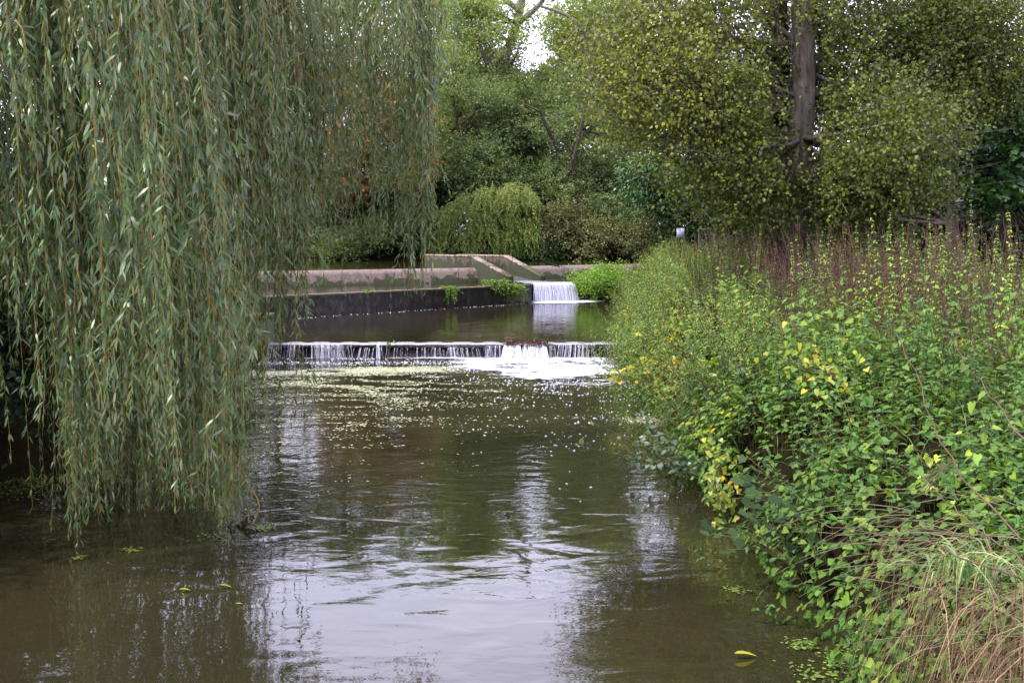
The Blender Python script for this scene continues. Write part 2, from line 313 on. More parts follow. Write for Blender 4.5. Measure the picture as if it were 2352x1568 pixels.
def streammat():
    m, nt, N, L = newmat('falling_water')
    at = nd(N, 'ShaderNodeAttribute', attribute_name='v')
    p = nd(N, 'ShaderNodeBsdfPrincipled', Roughness=.25); p.inputs['Base Color'].default_value = (.56, .56, .65, 1)
    t = nd(N, 'ShaderNodeBsdfTransparent'); mx = nd(N, 'ShaderNodeMixShader')
    mp = nd(N, 'ShaderNodeMapping'); mp.inputs['Scale'].default_value = (30, 30, 2.5); geo = nd(N, 'ShaderNodeNewGeometry'); L.new(geo.outputs['Position'], mp.inputs[0])
    no = nd(N, 'ShaderNodeTexNoise', Scale=1.0, Detail=4.0, Roughness=.6); L.new(mp.outputs[0], no.inputs['Vector'])
    ad = nd(N, 'ShaderNodeMath', operation='ADD'); L.new(no.outputs['Fac'], ad.inputs[0]); L.new(at.outputs['Fac'], ad.inputs[1])
    rp = ramp(N, [(.45, (0, 0, 0)), (1.0, (1, 1, 1))]); L.new(ad.outputs[0], rp.inputs[0])
    L.new(rp.outputs[0], mx.inputs[0]); L.new(t.outputs[0], mx.inputs[1]); L.new(p.outputs[0], mx.inputs[2])
    o = N.new('ShaderNodeOutputMaterial'); L.new(mx.outputs[0], o.inputs[0]); return m
M['stream'] = streammat()
# ---------------------------------------------------------------- terrain
def xr(y): return np.interp(y, [-20, 12, 18, 24.4, 30, 36, 41, 47, 51, 54, 57, 62], [2.35, 2.3, 2.45, 2.75, 3.2, 3.8, 4.7, 7, 9, 14, 25, 50])
def xl(y): return np.interp(y, [-20, 24.4, 30, 36, 40, 46, 52, 56, 62], [-6.15, -6.1, -7.4, -9.2, -10.5, -15, -22, -32, -60])
def ground(x, y):
    x = np.asarray(x, float); y = np.asarray(y, float)
    wob = (fbm(x*.6+5, y*.6, 3)-.5)
    yf = 55.0+1.5*(fbm(x*.2, y*0+3.3, 2)-.5)
    d = np.maximum(np.maximum(x-xr(y), xl(y)-x), y-yf)+wob*.25
    bed = np.interp(y, [0, 41, 46, 60], [-.8, -.8, .6, .9])
    H = np.interp(y, [0, 12, 30, 44, 60, 150], [1.2, 1.3, 1.45, 2.05, 2.4, 3.0])
    h = np.where(d < 0, bed, bed+(H-bed)*(1-np.exp(-np.maximum(d, 0)/.62)))
    return h+wob*.22*np.clip(d, 0, 1)
ax = np.concatenate([np.linspace(-400, -50, 8), np.linspace(-45, -11, 35), np.arange(-10, 8.01, .2), np.linspace(9, 45, 37), np.linspace(50, 400, 8)])
ay = np.concatenate([[-300, -100, -40, -15], np.arange(-8, 54, .3), np.linspace(55, 120, 40), [150, 250, 500]])
GX, GY = np.meshgrid(ax, ay); GZ = ground(GX, GY)
def gridF(ny, nx):
    i = (np.arange(ny-1)[:, None]*nx+np.arange(nx-1)[None])
    return np.stack([i, i+1, i+1+nx, i+nx], -1).reshape(-1, 4)
tag(mesh('ground', np.stack([GX, GY, GZ], -1), gridF(*GX.shape), M['soil'], smooth=True), kind='structure', label='brown earth banks and river bed beneath the undergrowth')
def quadz(name, pts, z, mat, label):
    V = [(p[0], p[1], z) for p in pts]
    return tag(mesh(name, V, np.arange(len(V))[None], mat), kind='structure', label=label)
# weir lines
YW = 24.45     # lower weir
LA, LB = np.array([-7.3, 31.8]), np.array([.78, 39.2])       # ledge front line
LC = np.array([5.2, 42.4])
CA, CB = np.array([-10.3, 38.9]), np.array([-1.5, 43.5])      # left crest
CC, CD = np.array([-.5, 44.8]), np.array([9.0, 51.2])         # right crest
quadz('river_water', [(-12, -30), (8, -30), (8, YW), (-12, YW)], 0.0, M['water'], 'murky brown river rippling below the lower weir')
quadz('pool_water', [(-12, YW+.18), (8, YW+.18), (8, 47), (LC[0], LC[1]+.1), (LB[0], LB[1]+.8), (LB[0], LB[1]+.05), (LA[0], LA[1]+.05), (-12, 28)], .35, M['water2'], 'dark pool between the lower weir and the black ledge wall')
quadz('upper_water', [(-60, 43), (CA[0]-1, CA[1]), (CA[0], CA[1]+.1), (CB[0], CB[1]+.1), (CC[0], CC[1]+.1), (CD[0], CD[1]+.1), (20, 51.5), (40, 56), (40, 64), (-60, 64)], 1.575, M['water3'], 'still dark green water above the upper weir')
# ---------------------------------------------------------------- upper weir
def sweep(line, prof, cap=True):
    """prof (k,2): (offset toward viewer side, z) swept along 2D line points"""
    line = np.array(line, float); acc = Acc(); k = len(prof)
    t = nrm(np.gradient(line, axis=0)); nrml = np.stack([t[:, 1], -t[:, 0]], -1)
    V = np.zeros((len(line), k, 3))
    for j, (o, z) in enumerate(prof):
        V[:, j, :2] = line+nrml*o; V[:, j, 2] = z
    acc.add(V, gridF(len(line), k))
    if cap:
        acc.add(V[0], np.arange(k)[None, ::-1]); acc.add(V[-1], np.arange(k)[None])
    return acc
def lin(a, b, n): return np.linspace(a, b, n)
up = empty('upper_weir', ((CA[0]+CD[0])/2, 40, .3), 'long skewed concrete weir with rounded pinkish crest and black ledge wall', 'weir')
def crestprof(w=.42, z0=.5, zc=1.27, r=.33):
    p = [(w, z0), (w-.02, zc-.1)]
    for k in range(9):
        a = PI*k/8; p.append((math.cos(a)*r, zc+math.sin(a)*r*.98))
    return p+[(-r, z0)]
sweep(lin(CA, CB, 24), crestprof()).build('crest_wall', M['crest'], up, True)
sweep(lin(CC, CD, 24), crestprof()).build('crest_wall', M['crest'], up, True)
# ledge : top slab and face
def poly_prism(pts, z0, z1):
    n = len(pts); V = [(p[0], p[1], z1) for p in pts]+[(p[0], p[1], z0) for p in pts]
    a = Acc(); a.add(V, np.arange(n)[None])
    i = np.arange(n); j = (i+1) % n
    a.add(V, np.stack([i+n, j+n, j, i], -1)); return a
back = .3
nL = nrm(np.array([-(LB-LA)[1], (LB-LA)[0]]))*back     # rearward
kerbL = [LA+(-.5, -.4)*np.array(1), LB, LB+nL, LA+nL+(-.5, -.4)*np.array(1)]
poly_prism(kerbL, -.6, 1.03).build('ledge_wall', M['wetwall'], up)
poly_prism([LA+(-.52, -.45), LB+(.02, -.03), LB+nL*1.03, LA+nL+(-.5, -.4)], 1.031, 1.075).build('ledge_kerb', M['ledgetop'], up)
LB2 = LB+(1.65, 1.3)
kerbR = [LB2, LC, LC+(-.25, .35), LB2+(-.2, .3)]
poly_prism(kerbR, -.6, 1.06).build('ledge_wall', M['wetwall'], up)
# sill under the spillway between the two ledge walls, set back
LB1 = LB+(.05, .9)
poly_prism([LB1, LB2+(0, .15), CC+(2.4, 1.4), CB+(1, .5)], -.6, .98).build('spillway_sill', M['wetwall'], up)
# apron floor between ledge and crest
poly_prism([LA+nL*1.02+(-.5, -.4), LB+nL*1.02, LB1+(-.02, 0), CB+(0, -.3), CA+(0, -.3)], -.6, .93).build('apron', M['lip'], up)
poly_prism([LB2+(-.2, .32), LC+(-.25, .37), CD+(0, -.4), CC+(2.42, 1.42)], -.6, .93).build('apron', M['lip'], up)
# channel walls
dirw = nrm(np.array([.46, -.89])); per = np.array([.888, .459])
def chwall(s, corner, end, parent):
    t = .26
    def ring(p, z): return [(p[0]-per[0]*t/2, p[1]-per[1]*t/2, z), (p[0]+per[0]*t/2, p[1]+per[1]*t/2, z)]
    P = [(s, 2.08), (corner, 2.12), (end, 1.35)]
    a = Acc(); c = Acc()
    for (p, z), (q, w) in zip(P[:-1], P[1:]):
        V = ring(p, z-.05)+ring(q, w-.05)+ring(p, .4)+ring(q, .4)
        a.add(V, [(0, 2, 6, 4), (1, 5, 7, 3), (2, 3, 7, 6), (0, 4, 5, 1)])
    a.build('channel_wall', M['cwall'], parent)
    t = .3
    for (p, z), (q, w) in zip(P[:-1], P[1:]):
        V = ring(p, z)+ring(q, w)+ring(p, z-.055)+ring(q, w-.055)
        c.add(V, [(0, 1, 3, 2), (0, 2, 6, 4), (1, 5, 7, 3), (2, 3, 7, 6), (0, 4, 5, 1)])
    c.build('wall_coping', M['cap'], parent)
E1 = np.array([-.05, 40.6])
chwall(E1-dirw*8.9, E1-dirw*3.65, E1, up)
E2 = np.array([1.26, 41.3])
chwall(E2-dirw*8.4, E2-dirw*3.3, E2, up)
# channel floor with fast water running down it
def strip(p0, p1, w0, w1, z0, z1, n=10, m=6):
    V = []
    for i in range(n):
        f = i/(n-1); c = p0*(1-f)+p1*f; w = w0*(1-f)+w1*f
        for j in range(m):
            g = j/(m-1)-.5; V.append((c[0]+per[0]*w*g, c[1]+per[1]*w*g, z0*(1-f)**1.3+z1*(1-(1-f)**1.3)+U(-.015, .015)))
    return V, gridF(n, m)
mid = (E1+E2)/2
# flat weedy water lying on the apron
quadz('apron_water', [LA+nL*1.05+(-.3, -.2), LB+nL*1.05, E1+(-.1, .2), CB+(0, -.45), CA+(0, -.5)], .99, M['water2'], 'thin dark water lying behind the black ledge')
quadz('apron_water', [LB2+(-.25, .35), LC+(-.3, .4), CD+(0, -.5), E2+(.3, 2.4)], .99, M['water2'], 'thin dark water below the right part of the rounded crest')
a = Acc(); V, F = strip(mid-dirw*4.2, mid-dirw*.2, 1.15, 1.15, 1.5, 1.12); a.add(V, F, .0)
V, F = strip(mid-dirw*.2, (LB1+LB2)/2+(-.05, .1), 1.25, 1.75, 1.12, 1.06); a.add(V, F, .16)
ch = tag(a.build('channel_water', M['stream'], smooth=True), kind='structure', label='white water sliding down the sluice channel')
quadz('channel_water', [mid-dirw*4.4+per*.5, mid-dirw*4.4-per*.5, E1+(0, .1), LB1, LB2+(0, .16), E2+(.3, .8)], 1.045, M['water2'], 'dark water sheet under the sluice outlet')
# cascade
a = Acc()
n = 260; tt = U(0, 1, n); k = 8; s = np.linspace(0, 1, k)
def cascade(p0, p1, z0, z1, n, reach, w, v0, v1, depth=.12, k=8, fr=1.0):
    tt = np.sort(U(0, 1, n)); s = np.linspace(0, 1, k)
    base = p0[None]*(1-tt[:, None])+p1[None]*tt[:, None]
    nl = nrm(np.array([(p1-p0)[1], -(p1-p0)[0]])); al = nrm(p1-p0)
    P = np.zeros((n, k, 3)); off = (reach*U(.7, 1.25, n))[:, None]*(s**.5)[None]-depth*U(0, 1, n)[:, None]
    spread = (tt-.5)[:, None]*(s[None]**2)*.12*fr
    P[..., 0] = base[:, :1]+nl[0]*off+al[0]*spread; P[..., 1] = base[:, 1:]+nl[1]*off+al[1]*spread
    P[..., 2] = z0+(z1-z0)*s[None]**1.5
    W = (w*U(.4, 1.6, n))[:, None]*np.interp(s, [0, .3, 1], [1, .8, 1.3])[None]
    side = np.broadcast_to(np.array([al[0], al[1], 0]), (n, 3))
    return ribbons(P, W, side, U(v0, v1, n)+.4*(fbm(base[:, 0]*2.3+5, base[:, 1]*.4+8, 3)-.5))
a.add(*cascade(LB1+(.03, -.05), LB2+(0, .1), 1.1, .3, 60, .3, .16, .0, .4, .02))
a.add(*cascade(LB1+(.03, -.05), LB2+(0, .1), 1.1, .3, 420, .33, .025, -.05, .65, .12))
tag(a.build('spillway_cascade', M['stream'], smooth=True), kind='structure', label='bright white cascade pouring over the spillway into the pool')
# ---------------------------------------------------------------- lower weir
lw = empty('lower_weir', (-1.7, YW, 0), 'low straight weir with a thin pale lip across the river', 'weir')
def box(x0, x1, y0, y1, z0, z1):
    V = [(x, y, z) for z in (z0, z1) for y in (y0, y1) for x in (x0, x1)]
    return V, [(0, 2, 3, 1), (4, 5, 7, 6), (0, 1, 5, 4), (2, 6, 7, 3), (0, 4, 6, 2), (1, 3, 7, 5)]
Acc().add(*box(-6.2, 3.2, YW, YW+.3, -.8, .25)).build('weir_wall', M['wetwall'], lw)
Acc().add(*box(-6.2, 3.2, YW-.1, YW+.32, .255, .335)).build('lip', M['lip'], lw)
wa = Acc(); V, F = [], []
n = 120; xs = np.linspace(-6.1, 3.1, n); prof = [(.25, .352), (.0, .35), (-.1, .345), (-.15, .33)]
G = np.array([[(x, YW+o, z+.006*math.sin(x*9)+U(-.003, .003)) for (o, z) in prof] for x in xs])
wa.add(G, gridF(n, 4), .2)
for x0, x1, m, v0, v1, z1 in ((-6.1, -3.95, 120, -.3, .25, .34), (-3.95, -.6, 150, -.3, .22, .25), (-.6, 0., 26, -.1, .3, .3), (1.05, 2.9, 105, -.3, .25, .34), (-.1, .75, 110, -.2, .4, .34), (-3.4, -3.2, 8, .3, .5, .34), (.75, 1.1, 14, -.1, .3, .3)):
    wa.add(*cascade(np.array([x0, YW-.14]), np.array([x1, YW-.14]), z1, -.02, m, .12, .017, v0, v1, .05, 6))
wa.add(*cascade(np.array([-6.1, YW-.13]), np.array([2.9, YW-.13]), .3, -.02, 50, .1, .2, -.3, .0, .03, 6))
for k in range(60):
    x = U(-.25, .85); c = np.array([x, YW-.2])
    wa.add(*cascade(c, c+(.08, 0), U(.2, .33), -.01, 3, .3, .03, -.05, .5, .1, 6))
tag(wa.build('lower_waterfall', M['stream'], smooth=True), kind='structure', label='thin white strings of water falling over the lower weir')
# debris caught on the weir
db = Acc(); n = 70
P = np.zeros((n, 3, 3)); c = np.stack([U(-.15, .85, n), U(YW-.25, YW+.05, n), U(.3, .4, n)], -1); dd = rvec(n)*np.array([1, .5, .35])*U(.08, .35, n)[:, None]
P[:, 0] = c-dd; P[:, 1] = c+rng.normal(size=(n, 3))*.02; P[:, 2] = c+dd; V, F, v = tubes(P, .008, 3); db.add(V, F, v)
db.add(*leaves(np.stack([U(-.15, .85, 160), U(YW-.25, YW+.1, 160), U(.32, .4, 160)], -1), rvec(160), rvec(160), .07, .05, OVATE))
tag(db.build('driftwood_debris', M['seed']), 'tangle of brown twigs and leaves caught on the lower weir', 'debris')
# abutment at the left end
ab = empty('weir_abutment', (-6.3, YW, 0), 'square weathered stone pier at the left end of the lower weir', 'pier')
Acc().add(*box(-6.55, -6.0, YW-.35, YW+.6, -.8, .98)).build('pier_block', M['crest'], ab)
Acc().add(*box(-6.6, -5.96, YW-.4, YW+.65, .982, 1.06)).build('pier_cap', M['cap'], ab)
# ---------------------------------------------------------------- foam, bubbles and duckweed
def foam_sheet(name, x0, x1, y0, y1, z, dens, nx, ny, label):
    X, Y = np.meshgrid(np.linspace(x0, x1, nx), np.linspace(y0, y1, ny))
    D = dens(X, Y); Z = z+.02*vn(X*5, Y*5)*np.clip(D*3, 0, 1)
    return tag(mesh(name, np.stack([X, Y, Z], -1), gridF(ny, nx), M['foam'], attr=D.ravel(), smooth=True), kind='stuff', label=label)
def dl(X, Y):
    a = .7*np.exp(-((X-.35)/1.25)**2-((YW-.15-Y)/2.2)**2)+.42*np.exp(-((YW-.15-Y)/.35)**2)*(1)
    a += .46*np.exp(-((X-1.2)/1.9)**2-((YW-1-Y)/3.2)**2)+.2*np.exp(-((X+.5)/3)**2-((YW-1.2-Y)/1.2)**2)
    a += .27*np.exp(-((X-1.0)/1.7)**2-((20.2-Y)/2.6)**2)
    return np.clip(a, 0, .56)+.55*(fbm(X*.8, Y*2.6, 4)-.5)*np.clip(a*3, 0, 1)
foam_sheet('foam', -6.05, 2.8, 15.5, YW-.16, .006, dl, 240, 240, 'white foam spreading below the lower weir')
def dc(X, Y):
    c = np.interp(X, [-1.5, .8, 2.6, 5], [37.9, 39.5, 40.2, 41.5])
    a = .62*np.exp(-((X-2.2)/1.9)**4-((Y-c+.3)/1.5)**2)*(Y < c+.3)
    return a
foam_sheet('foam', -1.2, 4.6, 36.2, 41.3, .356, dc, 90, 90, 'white foam at the foot of the spillway cascade')
def flecks(px, py, z, s0, s1, up=.3, yel=None):
    n = len(px); r = np.stack([(px-CX)/FPX, np.cos(TH)+(CY-py)/FPX*np.sin(TH), -np.sin(TH)+(CY-py)/FPX*np.cos(TH)], -1)
    P = np.array([0, 0, CAMZ])+r*((z-CAMZ)/r[:, 2])[:, None]
    return P
def discs(P, s, h, v, k=6):
    n = len(P); th = np.arange(k)*2*PI/k
    rad = s[:, None]*U(.6, 1.3, (n, k)); rot = U(0, 6.28, n)[:, None]
    ring = np.stack([P[:, :1]+np.cos(th+rot)*rad, P[:, 1:2]+np.sin(th+rot)*rad, np.broadcast_to(P[:, 2:3], (n, k))], -1)
    top = P+np.stack([s*0, s*0, h], -1)
    V = np.concatenate([ring, top[:, None]], 1)
    i = np.arange(n)[:, None]*(k+1); j = np.arange(k)
    F = np.stack([i+j, i+(j+1) % k, i+k+0*j], -1).reshape(-1, 3)
    return V.reshape(-1, 3), F, np.repeat(v, k+1)
# bubbles: density by place on the water
def sample_water(n, dens, x0, x1, y0, y1, z):
    out = []
    while sum(map(len, out)) < n:
        X = U(x0, x1, n*2); Y = U(y0, y1, n*2); k = U(0, 1, n*2) < dens(X, Y); out.append(np.stack([X[k], Y[k], np.full(k.sum(), z)], -1))
    return np.concatenate(out)[:n]
def bub(X, Y):
    c = (fbm(X*1.0+9, Y*2.4, 3) > .54)
    a = np.exp(-((X-1.0)/2.2)**2-((YW-Y)/4.2)**2)+.9*np.exp(-((YW-.7-Y)/.8)**2)+.13*np.exp(-((X-1.0)/2.0)**2-((17-Y)/4.0)**2)
    return np.clip(a*(.1+.9*c), 0, 1)
P = sample_water(4200, bub, -6, 2.5, 10.5, YW-.2, .004); s = .004+.017*U(0, 1, len(P))**2.5
a = Acc(); a.add(*discs(P, s, s*.6, U(0, 1, len(P))))
P = sample_water(130, lambda X, Y: np.exp(-((Y-(31.8+(X+7.3)*.915)+.25)/.25)**2), -7, .5, 31, 39, .352); s = U(.01, .025, len(P)); a.add(*discs(P, s, s*.5, s*0))
P = sample_water(300, lambda X, Y: np.exp(-((Y-(32.9+(X+7.3)*.915))/.6)**2), -7, 0, 32, 39.5, .993); s = U(.012, .04, len(P)); a.add(*discs(P, s, s*.5, s*0))
tag(a.build('bubbles', M['bubble'], smooth=True), kind='stuff', label='small white bubbles drifting on the river')
def duck(X, Y):
    # curved band from the left, breaking into patches toward the centre and downstream
    yb = 22.9-.10*(X+6)*(X < -3)-.0*(X)-.25*np.exp(-((X+6)/1.2)**2)*4
    band = np.exp(-((Y-(21.5+.7*np.clip((X+6)/4, 0, 1)))/.4)**2)*np.clip((-.9-X)/1.5, 0, 1)
    n1 = fbm(X*.9+.5*Y+3, Y*3.0+8, 4); patch = (n1 > .56)*np.exp(-((X+2.6)/2.3)**2-((Y-20)/2.6)**2)*.8
    str_ = (fbm(X*1.6+40, Y*4, 3) > .6)*np.exp(-((X+3.4)/1.8)**2-((Y-16.2)/3.4)**2)*.35
    arc = np.exp(-((Y-(19.0+1.1*np.sin((X+5.6)*1.1)))/.22)**2)*np.exp(-((X+3.9)/1.3)**2)*.6
    return np.clip(band*1.5*(n1 > .33)+patch*.35+str_*.5+arc*(n1 > .42), 0, 1)
P = sample_water(19000, duck, -6.1, .8, 10.5, 23.6, .003); P[:, 2] += U(0, .003, len(P)); s = .006+.02*U(0, 1, len(P))**2
a = Acc(); a.add(*discs(P, s*1.1, s*.02, U(0, 1, len(P)), 5))
tag(a.build('duckweed', M['duck']), kind='stuff', label='pale yellow green duckweed scum floating in bands below the lower weir')
# ---------------------------------------------------------------- willow strands
def strands(ends, tops, sp, L, W, wob=.05, twr=.003, tz=None, kk=16, amin=15, amax=55, skip=.0):
    """ends (n,3) lower tips; tops (n,3) where they leave the limb. returns leaves, twigs"""
    n = len(ends); s = np.linspace(0, 1, kk)
    P = np.zeros((n, kk, 3)); g = (1-(1-s)**2.2)
    P[..., :2] = tops[:, None, :2]+(ends-tops)[:, None, :2]*g[None, :, None]
    hump = .25*np.linalg.norm((ends-tops)[:, :2], axis=1)
    P[..., 2] = tops[:, 2:]+(ends-tops)[:, 2:]*(s[None]**1.15)+hump[:, None]*np.sin(PI*np.clip(s*3, 0, 1))[None]*.5
    ph = U(0, 6.3, (n, 2)); fr = U(1.5, 4, (n, 2))
    for c in (0, 1): P[..., c] += wob*np.sin(ph[:, c:c+1]+fr[:, c:c+1]*s[None]*3)*s[None]
    ln = np.linalg.norm(np.diff(P, axis=1), axis=2).sum(1); cnt = np.maximum((ln/sp).astype(int), 3)
    idx = np.repeat(np.arange(n), cnt); u = rng.random(len(idx))
    if skip: keep = rng.random(len(idx)) > skip*(1-u); idx, u = idx[keep], u[keep]
    f = u*(kk-1)*.9999; i = f.astype(int); f = (f-i)[:, None]
    pos = P[idx, i]*(1-f)+P[idx, i+1]*f; tan = nrm(P[idx, i+1]-P[idx, i])
    out = rvec(len(idx)); out = nrm(out-tan*np.sum(out*tan, 1, keepdims=True))
    an = R(1)*U(amin, amax, len(idx)); d = tan*np.cos(an)[:, None]+out*np.sin(an)[:, None]; d[:, 2] -= .15
    upv = nrm(out+rvec(len(idx))*.6)
    size = U(.6, 1.1, len(idx))*np.interp(u, [0, .8, 1], [1, 1, .65])
    lf = leaves(pos, d, upv, L*size, W*size*U(.8, 1.2, len(idx)), WILLOW, U(0, .8, len(idx))+.2*(U(0, 1, len(idx)) > .95))
    rad = twr*np.interp(s, [0, 1], [1.3, .45])
    return lf, tubes(P, rad[None]*U(.7, 1.3, n)[:, None], 3)
# ---------------------------------------------------------------- the big weeping willow, left
wt = empty('weeping_willow', (-8.2, 11.5, .9), 'huge weeping willow whose hanging curtain of narrow leaves trails into the river on the left', 'tree')
tr = Acc()
tk = path([(-8.2, 11.5, .6), (-8.0, 11.4, 2.5), (-7.5, 11.2, 4.6), (-6.6, 10.9, 6.4)], 14)
tr.add(*tubes(tk[None], np.linspace(.5, .33, 14)[None], 12)); tr.build('trunk', M['willow_bark'], wt, True)
LIMBS = [[(-6.8, 10.9, 6.0), (-4.5, 10.5, 7.4), (-2.5, 11.3, 7.6), (-.8, 12, 7.0)], [(-6.8, 10.9, 6.0), (-5, 9, 7.4), (-3.4, 7.8, 7.6), (-2.2, 7.4, 7.0)],
         [(-6.8, 10.9, 6.2), (-5.2, 12.5, 8), (-3.4, 13.5, 8.2), (-1.8, 13.6, 7.4)], [(-6.9, 10.9, 6.0), (-7, 9, 7.3), (-6.2, 7.2, 7.2), (-5, 6.2, 6.6)],
         [(-6.9, 10.9, 6.0), (-8.4, 10, 7.6), (-9.4, 8.6, 7.4)], [(-6.9, 10.9, 6.2), (-8, 13, 7.8), (-8.6, 15, 7.6)], [(-6.8, 10.9, 6.2), (-5.2, 10.4, 8.5), (-4, 9.4, 9)]]
for lb in LIMBS:
    Acc().add(*tubes(path(lb, 16)[None], np.linspace(.22, .05, 16)[None], 8)).build('limb', M['willow_bark'], wt, True)
def curtain(n, px0, px1, d0, d1, pb, spread=.35, tlo=5.6, thi=7.6, drift=(.1, 1.1), zfloor=.02, nc=None, jit=1.0):
    """clusters of strand tips at (px, d) with lower ends following the bottom-line pb(px)"""
    nc = nc or max(n//12, 1)
    cpx = U(px0, px1, nc); cd = U(d0, d1, nc); ci = rng.integers(0, nc, n)
    cb = np.array([pd(p, pb(p), dd)[2] for p, dd in zip(cpx, cd)])+jit*np.abs(rng.normal(0, .55, nc))
    x = (cpx[ci]-CX)/FPX*cd[ci]+rng.normal(0, spread, n); y = cd[ci]+rng.normal(0, spread, n)
    zb = np.maximum(cb[ci]+(jit*.7+.3)*np.abs(rng.normal(0, .35, n)), zfloor+U(0, .1, n))
    e = np.stack([x, y, zb], -1)
    cdr = U(drift[0], drift[1], nc); cdy = U(-.4, .4, nc)
    t = np.stack([x-cdr[ci]*U(.5, 1.2, n), y+cdy[ci]*U(.4, 1.2, n), U(tlo, thi, n)], -1)
    t[:, 2] = np.maximum(t[:, 2], e[:, 2]+.6)
    return e, t
B1 = lambda p: float(np.interp(p, [-300, -60, 0, 100, 150, 180, 300, 470, 560, 585, 640], [760, 790, 790, 880, 1240, 1270, 1250, 1275, 1225, 1150, 860]))
parts = []
parts.append((curtain(240, -300, 130, 7.5, 12.5, B1, .3, drift=(.3, 1.5)), .032))
parts.append((curtain(150, 150, 530, 7.0, 9.0, lambda p: B1(p)-250*abs(math.sin(p*.021)), .25), .03))
parts.append((curtain(390, 140, 535, 8.5, 11.0, B1, .11, nc=56, jit=1.2), .032))
parts.append((curtain(110, 140, 540, 11.5, 14, B1, .3), .05))
parts.append((curtain(60, 455, 560, 9.2, 10.2, lambda p: 1225, .09), .03))
parts.append((curtain(150, 470, 670, 9.5, 13.0, lambda p: float(np.interp(p, [480, 560, 600, 640, 700], [1000, 780, 640, 590, 520])), .15, jit=.6), .035))
parts.append((curtain(120, 560, 700, 11, 13.5, lambda p: float(np.interp(p, [560, 700], [640, 560])), .22), .035))
parts.append((curtain(160, 630, 1005, 11.0, 14, lambda p: float(np.interp(p, [640, 800, 900, 1000], [560, 470, 330, 250])), .2, jit=.8), .034))
sp = []
for (a0, a1, b, d, n, s) in ((935, 975, 690, 12.0, 14, .07), (905, 950, 560, 12.4, 9, .08), (955, 990, 520, 12.2, 10, .07), (700, 775, 610, 12.3, 26, .1), (780, 865, 555, 12.8, 20, .12), (960, 1000, 330, 12.2, 12, .08),
                          (830, 880, 470, 12.4, 8, .1), (628, 676, 830, 11.2, 13, .07), (655, 690, 770, 11.3, 7, .07), (600, 650, 740, 11.4, 16, .1), (671, 673, 1030, 10.6, 1, .01), (690, 730, 690, 11.5, 3, .05),
                          (985, 1010, 260, 12.2, 5, .05), (1018, 1022, 150, 12.2, 2, .03)):
    e, t = curtain(n, a0, a1, d-.2, d+.2, lambda p, b=b: b, s, nc=max(1, n//3), drift=(.0, .35), jit=.15); parts.append(((e, t), .03 if n > 1 else .05))
lv, tw = Acc(), Acc()
for (e, t), spc in parts:
    lf, tb = strands(e, t, spc*1.35, .135, .021, amax=62)
    lv.add(*lf); tw.add(*tb)
    # side shoots leaving the strands
    m_ = len(e)*2; q = rng.integers(0, len(e), m_); u_ = U(.15, .93, m_)[:, None]; g_ = 1-(1-u_)**2.2
    o_ = np.concatenate([t[q][:, :2]+(e[q]-t[q])[:, :2]*g_, t[q][:, 2:]+(e[q]-t[q])[:, 2:]*u_**1.15], 1); a_ = U(0, 2*PI, m_)
    ee = o_+np.stack([np.cos(a_)*U(.06, .3, m_), np.sin(a_)*U(.06, .3, m_), -U(.25, .8, m_)], 1); ee[:, 2] = np.maximum(ee[:, 2], np.minimum(.05, o_[:, 2])); ee[:, 2] = np.maximum(ee[:, 2], e[q][:, 2]-.05)
    lf, tb = strands(ee, o_, spc*1.5, .125, .02, amax=60, kk=7, wob=.03, twr=.002); lv.add(*lf); tw.add(*tb)
lv.build('foliage', M['willow'], wt); tw.build('hanging_twigs', M['willow_twig'], wt)
# ---------------------------------------------------------------- generic tree
def blobs(cx, cy, rx, ry, d, rd, n, squash=1.0, shell=.35):
    """clump centres in an ellipsoid given by its middle as seen and its size"""
    c = pd(cx, cy, d); k = c[1]/FPX
    q = rvec(n)*(U(shell, 1, n)**.6)[:, None]
    return c+q*np.array([rx*k, rd, ry*k])
def foliage(C, rad, nleaf, L, W, t=DIA, sub=14, subr=.28, flat=.65, up=.5, droop=.25, tone=None, prune=None, shoot=.55):
    """nleaf leaves per clump, gathered in small sprays"""
    n = len(C); ns = max(int(nleaf/sub), 1)
    rad = np.broadcast_to(rad, (n,))
    q = rvec(n*ns)*(U(.15, 1, n*ns)**.45)[:, None]; q[:, 2] *= flat
    S = np.repeat(C, ns, 0)+q*np.repeat(rad, ns)[:, None]
    sd = nrm(q+rvec(n*ns)*.5)
    sdir = nrm(sd*np.array([1, 1, .5])+rvec(n*ns)*.45+np.array([0, 0, .15]))
    P = np.repeat(S, sub, 0)+np.repeat(sdir, sub, 0)*(U(-.3, .8, n*ns*sub)*shoot*2*subr/.28)[:, None]+rng.normal(size=(n*ns*sub, 3))*subr*np.array([1, 1, .7])*.3
    if tone is None: tone = U(0, .35, n)
    v = np.repeat(np.repeat(tone, ns)+U(0, .35, n*ns), sub)+U(0, .3, len(P))
    d = np.repeat(sd, sub, 0)*.7+rvec(len(P)); d[:, 2] -= droop
    upv = rvec(len(P)); upv[:, 2] += up
    if prune is not None:
        k = prune(P); P, d, upv, v = P[k], d[k], upv[k], v[k]
    sz = U(.65, 1.25, len(P))
    return leaves(P, d, upv, L*sz, W*sz, t, v), S
